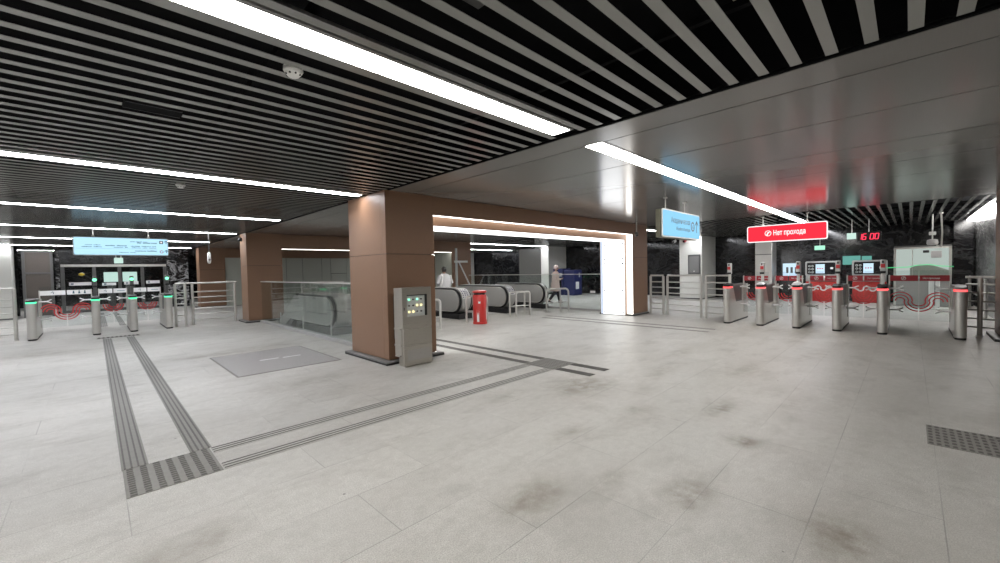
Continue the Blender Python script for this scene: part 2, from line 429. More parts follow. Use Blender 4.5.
# smoke detectors, hatch
def detector(x, y, label):
    t = thing('smoke_detector', label, 'smoke detector', (x, y, CZ-.06), 'round white smoke detectors')
    MB().lathe(x, y, [(.045, CZ+.03), (.058, CZ+.02), (.06, CZ-.004), (.054, CZ-.014)], 28).build('base', 'white', t)
    MB().lathe(x, y, [(.048, CZ-.014), (.046, CZ-.026), (.032, CZ-.04), (.01, CZ-.044)], 28).build('sensor_dome', 'white', t)
    for k in range(8):
        a = 2*PI*k/8
        MB().tube([(x+.038*math.cos(a), y+.038*math.sin(a), CZ-.027), (x+.046*math.cos(a), y+.046*math.sin(a), CZ-.03)], .0065, 8).build('slot', 'black', t)
detector(.97, 2.85, 'white smoke detector beside the nearest ceiling light')
detector(.94, 7.5, 'white smoke detector farther back, below the second ceiling light')
t = thing('ceiling_hatch', 'small black hatch interrupting one ceiling slat at upper left', 'hatch', (.38, LIGHTS[2]+.17+PITCH*9, CZ))
yh = LIGHTS[2]+.17+PITCH*9
MB().box(.21, .555, yh-.075, yh+.075, CZ+.005, CZ+.03).build('cover', 'dark', t, smooth=0)
b = MB()
for s in (-1, 1): b.box(.205, .56, yh+s*.08-.004, yh+s*.08+.004, CZ+.002, CZ+.035)
b.build('frame', 'black', t, smooth=0)

# ------------------------------------------------------------------ portals
def pillar_mb(x0, x1, y0, y1, z1=CZ, seam=1.8, g=.004, z0=.065):
    b = MB(); zs = [(z0, seam-g), (seam+g, z1)]
    for za, zb in zs:
        # corner strip on the -x/-y corner is a panel of its own
        t = .03
        b.box(x0, x0+t, y0+.145, y1, za, zb); b.box(x0, x0+t, y0, y0+.14, za, zb)
        b.box(x0+t, x1-t, y0, y0+t, za, zb); b.box(x1-t, x1, y0, y1, za, zb); b.box(x0+t, x1-t, y1-t, y1, za, zb)
    return b
def core_mb(x0, x1, y0, y1, z1=CZ): return MB().box(x0+.028, x1-.028, y0+.028, y1-.028, .01, z1-.01)
def plinth(x0, x1, y0, y1, p, e=.1):
    MB().box(x0-e, x1+e, y0-e, y1+e, .0, .03).build('plinth_base', 'black', p, smooth=0)
    MB().box(x0-e, x1+e, y0-e, y1+e, .03, .055).build('plinth', 'grey', p, bevel=.004)
HB, LB = 2.505, 2.335     # header soffit, light box soffit
def portal(y0, y1, xl0, xl1, xr0, xr1, label, lit, strip_only=False, filled=False, y1r=None):
    t = thing('escalator_portal', label, 'portal', ((xl0+xr1)/2, (y0+y1)/2, 0))
    for nm, a, c in (('left', xl0, xl1), ('right', xr0, xr1)):
        yy = y1r if (y1r and nm == 'right') else y1
        pb = pillar_mb(a, c, y0, yy).build('pillar', 'brown', t, smooth=0)
        core_mb(a, c, y0, yy).build('core', 'black', pb, smooth=0)
        plinth(a, c, y0, yy, pb, .10 if nm == 'left' else .03)
    hd = MB(); x = xl1; n = 6; wd = (xr0-xl1)/n
    zb = 2.37 if filled else (HB if lit else 2.35)
    for i in range(n):
        hd.box(x+.0015, x+wd-.0015, y0, y0+.04, zb, CZ-.004); hd.box(x+.0015, x+wd-.0015, y1-.04, y1, zb, CZ-.004)
        x += wd
    hd.box(xl1, xr0, y0+.04, y1-.04, zb+.03, CZ-.004)
    h = hd.build('header', 'brown', t, smooth=0)
    if filled:
        xs = [xl1, 5.9, 7.3, 8.13, 9.16, 9.66, 10.6, xr0]
        for a, c in zip(xs[:-1], xs[1:]):
            q = MB()
            if abs(a-9.66) < .01: q.box(a+.012, c-.012, y0+.12, y0+.16, 1.5, zb); q.box(a+.012, c-.012, y0+.12, y0+.16, .02, 1.48)
            else: q.box(a+.012, c-.012, y0+.12, y0+.16, .02, zb)
            q.build('infill_panel', 'palepanel', t, smooth=0)
        MB().box(xl1, xr0, y0+.17, y0+.19, 0, zb).build('backing', 'black', t, smooth=0)
        return t
    if strip_only:
        MB().box(xl1+.01, xr0-.01, y0+.03, y0+.17, zb-.012, zb+.004).build('strip_light', 'strip', t, smooth=0)
        MB().box(xl1+.01, xr0-.01, y0+.17, y1-.04, zb+.004, zb+.03).build('soffit_panel', 'brown', t, smooth=0)
        for a, c in ((y0+.05, y0+.66), (y0+.68, y1r-.05)):
            MB().box(xr0-.03, xr0-.002, a, c, .05, zb-.02).build('light_panel', 'palepanel', t, smooth=0)
        return t
    ya, yb = y0+.19, y1-.28
    # front and back light strips: header and both jambs
    e = .012
    for nm, a, c in (('front', y0+.008, ya), ('rear', yb, y1-.03)):
        st = MB().box(xl1+e, xr0-e, a, c, HB+.004, HB+.03).build('strip_light', 'strip' if lit or nm == 'front' else 'palepanel', t, smooth=0)
        for xx0, xx1 in ((xl1+.0005, xl1+.003), (xr0-e, xr0)):
            if nm == 'rear' and xx1 == xr0: continue
            MB().box(xx0, xx1, a, c, .02, HB).build('strip_light', 'strip' if lit else 'palepanel', t, smooth=0)
    # light box: fascia and panels
    fb = MB(); th = .13
    for yy0, yy1 in ((ya, ya+.012), (yb-.012, yb)):
        n = 7; wd = (xr0-xl1-2*e)/n
        for i in range(n): fb.box(xl1+e+wd*i+.001, xl1+e+wd*(i+1)-.001, yy0, yy1, LB, HB)
        fb.box(xl1+e, xl1+e+th, yy0, yy1, .02, LB); fb.box(xr0-th-e, xr0-e, yy0, yy1, .02, LB)
    fb.build('fascia', 'brown', t, smooth=0)
    lm = 'boxlight' if lit else 'palepanel'
    MB().box(xl1+e+.01, xr0-e-.01, ya+.012, yb-.012, LB+.003, LB+.02).build('light_panel', lm, t, smooth=0)
    for xx0, xx1, sx in ((xl1+th, xl1+th+e, 1), (xr0-th-e, xr0-th, -1)):
        pn = MB().box(xx0, xx1, ya+.012, yb-.10, .03, LB).build('light_panel', lm, t, smooth=0)
        MB().box(xx0, xx1, yb-.092, yb-.012, .03, LB).build('side_light_panel', 'boxcool', t, smooth=0)
        if lit and sx == -1:
            for z in (.1, .78, 1.62, 1.76, 2.22):
                for yy in (ya+.07, yb-.16):
                    MB().tube([(xx0-.016, yy, z), (xx0+.002, yy, z)], .028, 10).build('bolt', 'black', pn)
            MB().box(xx0-.003, xx0+.004, yb-.10, yb-.09, .04, LB-.01).build('panel_joint', 'grey', pn, smooth=0)
    if lit:
        for z in (.1, .78, 1.62, 1.76):
            MB().tube([(xr0-e-.012, y0+.05, z), (xr0-e+.002, y0+.05, z)], .012, 10).build('bolt', 'darksteel', t)
            MB().tube([(xr0-e-.012, ya-.05, z), (xr0-e+.002, ya-.05, z)], .012, 10).build('bolt', 'darksteel', t)
    return t
portal(5.99, 7.32, 3.37, 4.31, 11.71, 12.69, 'near brown portal with glowing white light panels over the escalators', True, y1r=7.12)
portal(14.7, 15.45, 3.42, 4.45, 11.6, 12.7, 'second brown portal behind the escalator glass balustrade, its panels unlit', False, True, y1r=16.05)
portal(23.35, 24.1, 3.5, 4.52, 11.6, 12.7, 'farthest brown portal closed with pale panels', False, filled=True)
t = thing('support_pillar', 'brown clad pillar cut by the right edge of the photo', 'pillar', (12.2, -1.87, 0))
pb = pillar_mb(11.72, 12.7, -2.55, -1.2).build('cladding', 'brown', t, smooth=0)
core_mb(11.72, 12.7, -2.55, -1.2).build('core', 'black', pb, smooth=0)
plinth(11.72, 12.7, -2.55, -1.2, t, .1)

# small hanging camera in front of the portal, cameras on pillars
def hang_cam(x, y, z, label):
    t = thing('security_camera', label, 'security camera', (x, y, CZ))
    MB().cyl(x, y, z+.08, CZ, .02, 12).build('pole', 'steel2', t)
    MB().lathe(x, y, [(.03, z+.12), (.05, z+.1), (.052, z+.04)], 20).build('housing', 'grey', t)
    MB().lathe(x, y, [(.048, z+.04), (.042, z+.01), (.02, z-.01), (.004, z-.014)], 20).build('dome', 'blackgloss', t)
hang_cam(11.5, 5.75, 2.42, 'camera hanging on a pole before the right end of the glowing portal')
t = thing('security_camera', 'black dome camera on the left face of the second brown pillar', 'security camera', (3.41, 15.2, 2.65))
MB().tube([(3.417, 15.2, 2.65), (3.37, 15.2, 2.65)], .06, 16).build('mount', 'black', t)
MB().tube([(3.37, 15.2, 2.65), (3.34, 15.2, 2.63), (3.32, 15.2, 2.61)], [.052, .042, .015], 16).build('dome', 'blackgloss', t)
t = thing('loudspeaker', 'white loudspeaker hanging on a thin pole before the brown pillars at left', 'loudspeaker', (2.55, 15.3, CZ))
MB().cyl(2.55, 15.3, 2.24, CZ, .014, 10).build('pole', 'darksteel', t)
MB().lathe(2.55, 15.3, [(.02, 2.24), (.045, 2.2), (.05, 1.96), (.04, 1.9), (.015, 1.88)], 20).build('housing', 'white', t)
MB().tube([(2.55, 15.24, 2.0), (2.55, 15.26, 2.0)], .03, 16).build('grille', 'grey', t)

# ------------------------------------------------------------------ control cabinet at the near pillar
t = thing('control_cabinet', 'stainless steel control cabinet with indicator lamps on the big brown pillar', 'cabinet', (3.66, 5.72, 0))
x0, x1, yf, yb = 3.372, 3.915, 5.55, 5.80
b = MB(); b.box(x0, x1, yf+.045, yb, .18, 1.245); b.box(x0+.05, x1, yf+.03, yb-.03, .0, .18)
b.build('housing', 'cabinet', t, bevel=.008)
d = MB()   # upper door frame with window opening
zA, zB, wx0, wx1, wz0, wz1 = .60, 1.25, 3.455, 3.835, .79, 1.135
d.box(x0, wx0, yf, yf+.045, zA, zB); d.box(wx1, x1, yf, yf+.045, zA, zB)
d.box(wx0, wx1, yf, yf+.045, zA, wz0); d.box(wx0, wx1, yf, yf+.045, wz1, zB)
dr = d.build('door', 'cabinet', t, smooth=0)
MB().box(wx0, wx1, yf+.04, yf+.046, wz0, wz1).build('lamp_plate', 'greyfilm', dr, smooth=0)
b = MB(); b.box(wx1-.022, wx1, yf+.004, yf+.04, wz0, wz1); b.box(wx0, wx1, yf+.004, yf+.04, wz1-.014, wz1); b.build('window_gasket', 'black', dr, smooth=0)
pat = ['GdGd', 'ddYY', 'YYdd']
for r in range(3):
    for c in range(4):
        lx = wx0+.062+c*.075; lz = wz1-.075-r*.098
        k = pat[r][c]
        MB().tube([(lx, yf+.026, lz), (lx, yf+.04, lz)], .016 if k != 'd' else .013, 14).build(
            'indicator_lamp', {'G': 'lamp_green', 'Y': 'lamp_yellow', 'd': 'darksteel'}[k], dr)
MB().cyl(x0+.028, yf-.012, .9, .94, .008, 10).build('lock', 'darksteel', dr)
MB().box(x0+.012, x1, yf, yf+.045, .335, .594).build('middle_panel', 'cabinet', t, bevel=.004)
MB().box(x0+.012, x1, yf, yf+.045, .02, .33).build('bottom_panel', 'cabinet', t, bevel=.004)
v = MB()
for k in range(13):
    v.box(x0+.07, x1-.05, yf-.004, yf+.002, .10+k*.013, .106+k*.013)
v.build('vent', 'grate', t, smooth=0)
for z in (.34, .6): MB().box(x0-.012, x0+.03, yf+.05, yb, z-.012, z+.012).build('bracket', 'cabinet', t, smooth=0)
MB().box(x0-.012, x0+.03, yf+.1, yb-.02, .16, .18).build('bracket', 'cabinet', t, smooth=0)
MB().box(x0+.1, x1-.05, yb, 5.985, .4, 1.1).build('mounting_plate', 'darksteel', t, smooth=0)

# ------------------------------------------------------------------ tactile paving and floor grates
def strip(x0, x1, y0, y1, along, label, n=4, base='tactile', h=.004, org=None):
    t = thing('tactile_strip', label, 'tactile paving', ((x0+x1)/2, (y0+y1)/2, 0), 'ribbed guiding strips on the floor')
    MB().box(x0, x1, y0, y1, 0, h).build('base', base, t, smooth=0)
    b = MB()
    for k in range(n):
        q = (k+.5)/n; w = .0055
        if along == 'y': xm = x0+(x1-x0)*q; b.box(xm-w, xm+w, y0+.003, y1-.003, h, h+.004)
        else: ym = y0+(y1-y0)*q; b.box(x0+.003, x1-.003, ym-w, ym+w, h, h+.004)
    b.build('rib', 'tactiled', t, smooth=0)
    return t
strip(.10, .26, 4.31, 13.95, 'y', 'left ribbed strip running from the studded floor tile to the left gates')
strip(.53, .68, 4.31, 13.95, 'y', 'right ribbed strip running from the studded floor tile to the left gates')
strip(.67, 4.79, 4.15, 4.30, 'x', 'upper ribbed strip running across in front of the big pillar', 3, 'tactilel')
strip(.67, 4.79, 3.735, 3.885, 'x', 'lower ribbed strip running across in front of the big pillar', 3, 'tactilel')
strip(4.82, 4.95, 4.32, 7.3, 'y', 'worn ribbed strip leading into the portal, on the pillar side', 4)
strip(5.21, 5.34, 4.32, 7.6, 'y', 'worn ribbed strip leading into the portal, on the far side', 4)
strip(4.82, 4.96, 3.12, 3.72, 'y', 'short dark ribbed stub, near one of the pair past the dotted tile', 4, 'tactiled')
strip(5.2, 5.34, 3.12, 3.72, 'y', 'short dark ribbed stub, far one of the pair past the dotted tile', 4, 'tactiled')
strip(9.72, 9.86, 3.2, 8.0, 'y', 'faint ribbed strip before the glowing jamb, nearer one', 2, 'tactilel')
strip(10.18, 10.32, 3.2, 8.2, 'y', 'faint ribbed strip before the glowing jamb, farther one', 2, 'tactilel')
strip(.10, .26, 17.6, 24.5, 'y', 'left ribbed strip beyond the left gates')
strip(.53, .68, 17.6, 24.5, 'y', 'right ribbed strip beyond the left gates')
def studs(x0, x1, y0, y1, label, rows=7, cols=6, mode='dash'):
    t = thing('tactile_tile', label, 'tactile paving', ((x0+x1)/2, (y0+y1)/2, 0), 'studded warning tiles on the floor')
    MB().box(x0, x1, y0, y1, 0, .004).build('base', 'tactile', t, smooth=0)
    b = MB()
    nx = max(1, round((x1-x0)/.08)); ny = max(1, round((y1-y0)/.045))
    for i in range(nx):
        for j in range(ny):
            cx = x0+(x1-x0)*(i+.5)/nx; cy = y0+(y1-y0)*(j+.5)/ny
            ln = .026+.006*random.random()
            b.add([(cx-ln/2-.006, cy-.014, .004), (cx+ln/2+.006, cy-.014, .004), (cx+ln/2+.006, cy+.014, .004), (cx-ln/2-.006, cy+.014, .004),
                   (cx-ln/2, cy-.007, .009), (cx+ln/2, cy-.007, .009), (cx+ln/2, cy+.007, .009), (cx-ln/2, cy+.007, .009)],
                  [(4,5,6,7),(0,1,5,4),(1,2,6,5),(2,3,7,6),(3,0,4,7)])
    o = b.build('stud_field', 'tactiled', t, smooth=0, kind='stuff')
    return t
studs(.105, .66, 3.735, 4.3, 'studded tile at the corner where the left floor strips meet')
studs(4.80, 5.355, 3.735, 4.3, 'dotted tile at the crossing of floor strips before the portal', mode='dot')
studs(4.80, 5.355, -1.22, -.11, 'studded tile pair near the right edge of the floor')
studs(.0, .80, 14.1, 14.35, 'narrow studded row before the left gates', mode='dot')
# floor grate / hatch
t = thing('floor_grate', 'recessed metal mat in the floor left of the big pillar', 'floor grate', (2.2, 8.0, 0))
b = MB(); gx0, gx1, gy0, gy1 = 1.44, 3.0, 6.95, 9.0
b.box(gx0, gx1, gy0, gy0+.025, 0, .005); b.box(gx0, gx1, gy1-.025, gy1, 0, .005); b.box(gx0, gx0+.025, gy0, gy1, 0, .005); b.box(gx1-.025, gx1, gy0, gy1, 0, .005)
b.build('frame', 'tactile', t, smooth=0)
MB().box(gx0+.025, gx1-.025, gy0+.025, gy1-.025, 0, .0025).build('bed', 'grate', t, smooth=0)
b = MB(); n = 60
for k in range(n):
    y = gy0+.03+(gy1-gy0-.06)*(k+.5)/n; b.box(gx0+.028, gx1-.028, y-.010, y+.010, .0025, .006)
b.build('slats', 'grate', t, smooth=0)
b = MB(); b.box(2.0, 2.3, 7.96, 8.02, .006, .008); b.box(2.36, 2.66, 7.92, 7.98, .006, .008); b.build('handle_plate', 'whitefilm', t, smooth=0)

# ------------------------------------------------------------------ rails
def rail(p0, p1, z_top, label, posts=(0., 1.), bars=(.17, .34, .51, .68, .85, 1.02), group='stainless guide rails', top_over=(0., 0.), r=.036, parts_name='guard_rail'):
    p0 = Vector((*p0, 0)); p1 = Vector((*p1, 0)); d = p1-p0; u = d.normalized()
    t = thing(parts_name, label, 'railing', tuple((p0+p1)/2), group)
    a = p0-u*top_over[0]; c = p1+u*top_over[1]
    MB().tube([a+Vector((0,0,z_top)), c+Vector((0,0,z_top))], .026, 14).build('handrail', 'steel2', t)
    for z in bars:
        MB().tube([p0+Vector((0,0,z)), p1+Vector((0,0,z))], .018, 10).build('crossbar', 'steel2', t)
    for q in posts:
        p = p0+d*q
        MB().cyl(p.x, p.y, .012, z_top-.02, r, 14).build('post', 'steel2', t)
        MB().lathe(p.x, p.y, [(.06, 0), (.06, .008), (.035, .016)], 16).build('foot', 'steel2', t)
    return t
rail((12.68, 5.88), (12.64, 5.45), 1.22, 'short rail between the glowing portal pillar and a narrow gap')
rail((12.52, 5.27), (12.26, 4.2), 1.22, 'middle rail section below the small blue sign')
rail((12.25, 4.06), (12.2, 3.48), 1.22, 'rail section meeting the leftmost right-hand turnstile', (0.,))
rail((12.45, -.80), (12.25, -1.16), 1.16, 'rail stub between the last turnstile and the right pillar', (0.5,))
rail((1.70, 15.45), (1.93, 15.4), 1.29, 'short rail beside the right-hand post of the left turnstiles', (0., 1.))
rail((2.12, 15.5), (3.22, 15.45), 1.29, 'rail between left turnstiles and second brown pillar', (0., 1.), top_over=(.2, .06))
rail((-5.9, 15.5), (-1.4, 15.5), 1.29, 'rail at the far left edge leading to the left turnstiles', (0., .35, .7, 1.))
rail((4.85, 14.15), (6.25, 14.15), 1.2, 'rail seen through the balustrade glass beside the second pillar', (0., 1.))

# ------------------------------------------------------------------ glass balustrades around the stair well
def glass_fence(x, y0, y1, label, n=4, H=1.27, corner=None):
    t = thing('glass_balustrade', label, 'balustrade', (x, (y0+y1)/2, 0))
    MB().box(x-.07, x+.07, y0, y1, 0, .07).build('kerb', 'grate', t, bevel=.006)
    MB().box(x-.022, x+.022, y0, y1, H, H+.03).build('handrail', 'steel2', t, bevel=.006)
    wd = (y1-y0)/n
    for k in range(n):
        MB().box(x-.006, x+.006, y0+wd*k+.012, y0+wd*(k+1)-.012, .07, H).build('glass_pane', 'glass', t, smooth=0)
    for k in range(1, n):
        MB().box(x+.008, x+.03, y0+wd*k-.012, y0+wd*k+.012, .07, .42).build('clamp', 'steel2', t, bevel=.003)
    return t
glass_fence(3.75, 7.5, 14.5, 'green glass balustrade between the two brown pillars at left', 4)
gf = glass_fence(12.4, 7.45, 14.5, 'glass balustrade on the far side of the escalators', 4)
MB().box(12.38, 12.392, 7.75, 7.95, .62, .70).build('sticker', 'whitefilm', gf, smooth=0)

# ------------------------------------------------------------------ escalators
def outline(yh, inset=0., z_hi=.95, z_lo=.18):
    r = (z_hi-z_lo)/2-inset; cy = yh+(z_hi-z_lo)/2; cz = (z_hi+z_lo)/2
    p = [(15.9, z_hi-inset-(15.9-12.3)*.577), (12.3, z_hi-inset)]
    p += [(cy-r*math.sin(a), cz+r*math.cos(a)) for a in [PI*i/18 for i in range(19)]]
    p += [(12.7, z_lo+inset), (15.9, z_lo+inset-(15.9-12.7)*.577)]
    return p
def balustrade(x0, x1, yh, label, sticker=True):
    t = thing('escalator_balustrade', label, 'escalator balustrade', ((x0+x1)/2, yh+.4, 0), 'stainless escalator balustrades')
    o = outline(yh, .05)
    for xs, xe in ((x0, x0+.03), (x1-.03, x1)):
        sp = MB().prism(o, (xs, 0, 0), Y_, Z_, (xe-xs, 0, 0)).build('side_panel', 'escsteel', t)
        xm = xs if xs == x0 else xe
        MB().tube([(xm, p[0], p[1]) for p in o[1:-1]], .012, 8).build('rim', 'steel2', sp)
    for xm in (x0+.075, x1-.075):
        MB().tube([(xm, p[0], p[1]) for p in outline(yh, .03)[:-1]], .034, 10).build('handrail', 'black', t)
    MB().prism(outline(yh, -.012), (x0+.115, 0, 0), Y_, Z_, (x1-x0-.23, 0, 0)).build('newel_cover', 'escsteel', t)
    b = MB(); b.box(x0+.02, x1-.02, yh+.05, 12.25, 0, .17); b.build('skirting', 'black', t, bevel=.01)
    if sticker:
        # notice wrapped round the upper front of the newel
        oo = outline(yh, -.018)
        seg = [p for p in oo if p[0] < yh+.2 and p[1] > .6]
        vs = []; fs = []
        for i, p in enumerate(seg):
            vs += [(x0+.12, p[0]-.003, p[1]+.003), (x1-.12, p[0]-.003, p[1]+.003)]
            if i: fs.append((2*i-2, 2*i-1, 2*i+1, 2*i))
        MB().add(vs, fs).build('notice', 'whitefilm', t)
        b = MB(); rnd = random.Random(x0)
        for i in range(len(seg)-1):
            for k in range(3):
                a = x0+.15+k*(x1-x0-.3)/3; c = a+(x1-x0-.3)/3*(.3+.5*rnd.random())
                p, q = Vector(seg[i]), Vector(seg[i+1]); m0 = p.lerp(q, .25); m1 = p.lerp(q, .7)
                b.add([(a, m0.x-.006, m0.y+.006), (c, m0.x-.006, m0.y+.006), (c, m1.x-.006, m1.y+.006), (a, m1.x-.006, m1.y+.006)], [(0,1,2,3)])
        b.build('notice_marks', 'navy', t)
    return t
UX = [(4.0, 4.75), (6.05, 6.75), (7.88, 8.45), (9.95, 10.5), (11.95, 12.3)]
UL = ['large stainless escalator end behind the left glass balustrade', 'escalator end hidden behind the near brown pillar',
      'leftmost escalator end seen through the portal, beside the red bin', 'middle escalator end seen through the portal',
      'rightmost escalator end seen through the portal, by the far balustrade']
for i, ((a, c), l) in enumerate(zip(UX, UL)): balustrade(a, c, 9.7, l, i in (2, 3))
for i in range(4):
    a, c = UX[i][1]+.02, UX[i+1][0]-.02
    t = thing('escalator_steps', ['escalator stairway just inside the left glass balustrade', 'escalator stairway behind the near pillar',
             'escalator stairway with the person in grey', 'escalator stairway nearest the far balustrade'][i], 'escalator', ((a+c)/2, 11, 0), 'escalator stairways')
    MB().box(a, c, 10.0, 11.3, .0, .012).build('comb_plate', 'grate', t, bevel=.003)
    b = MB(); b.box(a+.05, c-.05, 11.3, HY0, 0, .006)
    for k in range(16):
        y = HY0-.0+.2*k; z = -.115*k
        if y > 15.6: break
        b.box(a+.05, c-.05, y, y+.2, z-.2, z)
    b.build('step_band', 'darksteel', t, smooth=0)

# U-shaped barriers before the escalators
def ubar(p0, p1, h, label, mid=False, rad=.09):
    p0 = Vector((*p0, 0)); p1 = Vector((*p1, 0)); u = (p1-p0).normalized(); z = Vector((0,0,1))
    t = thing('queue_barrier', label, 'barrier', tuple((p0+p1)/2), 'stainless inverted U barriers')
    pts = [p0+z*.012, p0+z*(h-rad)]
    for i in range(1, 6): a = PI/2*i/6; pts.append(p0+u*(rad*(1-math.cos(a)))+z*(h-rad+rad*math.sin(a)))
    pts += [p0+u*rad+z*h, p1-u*rad+z*h]
    for i in range(1, 6): a = PI/2*i/6; pts.append(p1-u*(rad*(1-math.sin(a)))+z*(h-rad+rad*math.cos(a)))
    pts += [p1+z*(h-rad), p1+z*.012]
    MB().tube(pts, .031, 12).build('frame', 'steel2', t)
    for p in (p0, p1): MB().lathe(p.x, p.y, [(.06, 0), (.06, .008), (.032, .016)], 16).build('foot', 'steel2', t)
    if mid:
        m = p0.lerp(p1, .62); MB().cyl(m.x, m.y, .0, h-.01, .024, 12).build('post', 'steel2', t)
    MB().tube([p0+z*.34, p1+z*.34], .014, 8).build('crossbar', 'steel2', t)
ubar((6.22, 8.43), (5.5, 8.55), .78, 'barrier partly hidden by the near pillar')
ubar((7.52, 8.95), (8.05, 8.65), .76, 'barrier right behind the red bin')
ubar((9.3, 8.93), (9.92, 8.86), .78, 'barrier before the middle escalator end, rear one of the pair')
ubar((9.45, 8.8), (10.0, 8.70), .78, 'barrier before the middle escalator end, front one of the pair')
ubar((11.05, 8.85), (11.85, 8.5), .80, 'rounded barrier in front of the woman in the pink coat', True, .14)

# red bin
bx, by = 7.68, 8.55
t = thing('litter_bin', 'red barrel litter bin with white marks before the escalators', 'bin', (bx, by, 0))
MB().lathe(bx, by, [(.185, .05), (.19, .06), (.19, .80), (.18, .82)], 32).build('barrel', 'red', t)
MB().lathe(bx, by, [(.196, 0), (.2, .01), (.2, .05), (.19, .055)], 32).build('base_ring', 'red', t)
MB().lathe(bx, by, [(.16, .80), (.16, .88)], 24).build('opening', 'black', t)
MB().lathe(bx, by, [(.196, .875), (.2, .885), (.195, .925), (.1, .945), (.01, .95)], 32).build('lid', 'red', t)
for k in range(4):
    a = 2*PI*k/4; MB().cyl(bx+.172*math.cos(a), by+.172*math.sin(a), .81, .885, .012, 8).build('lid_post', 'black', t)
b = MB()
for a0, z0, w_, h_ in ((-2.75, .07, .34, .36), (-1.15, .12, .36, .5), (-.9, .5, .2, .12), (-2.5, .58, .3, .08), (.6, .1, .5, .5)):
    n = 5; vs = []; fs = []
    for i in range(n+1):
        a = a0+w_*i/n; hh = h_*(1-.55*abs(math.sin(i*1.9)))
        vs += [(bx+.1925*math.cos(a), by+.1925*math.sin(a), z0), (bx+.1925*math.cos(a), by+.1925*math.sin(a), z0+hh)]
        if i: fs.append((2*i-2, 2*i, 2*i+1, 2*i-1))
    b.add(vs, fs)
b.build('white_marks', 'whitefilm', t)

# info mast on the second portal pillar
t = thing('indicator_mast', 'slim grey mast with white cross plate and diagonal stay before a brown pillar', 'mast', (11.42, 14.2, 0))
MB().box(11.38, 11.46, 14.16, 14.24, 0, 2.5).build('pole', 'greyfilm', t, bevel=.006)
MB().box(11.25, 11.98, 14.08, 14.15, 1.86, 1.95).build('cross_plate', 'white', t, bevel=.006)
MB().tube([(11.5, 14.1, 1.86), (12.14, 14.1, .75)], .035, 10).build('stay', 'white', t)
MB().box(11.33, 11.51, 14.11, 14.29, 0, .03).build('foot', 'grate', t, bevel=.004)

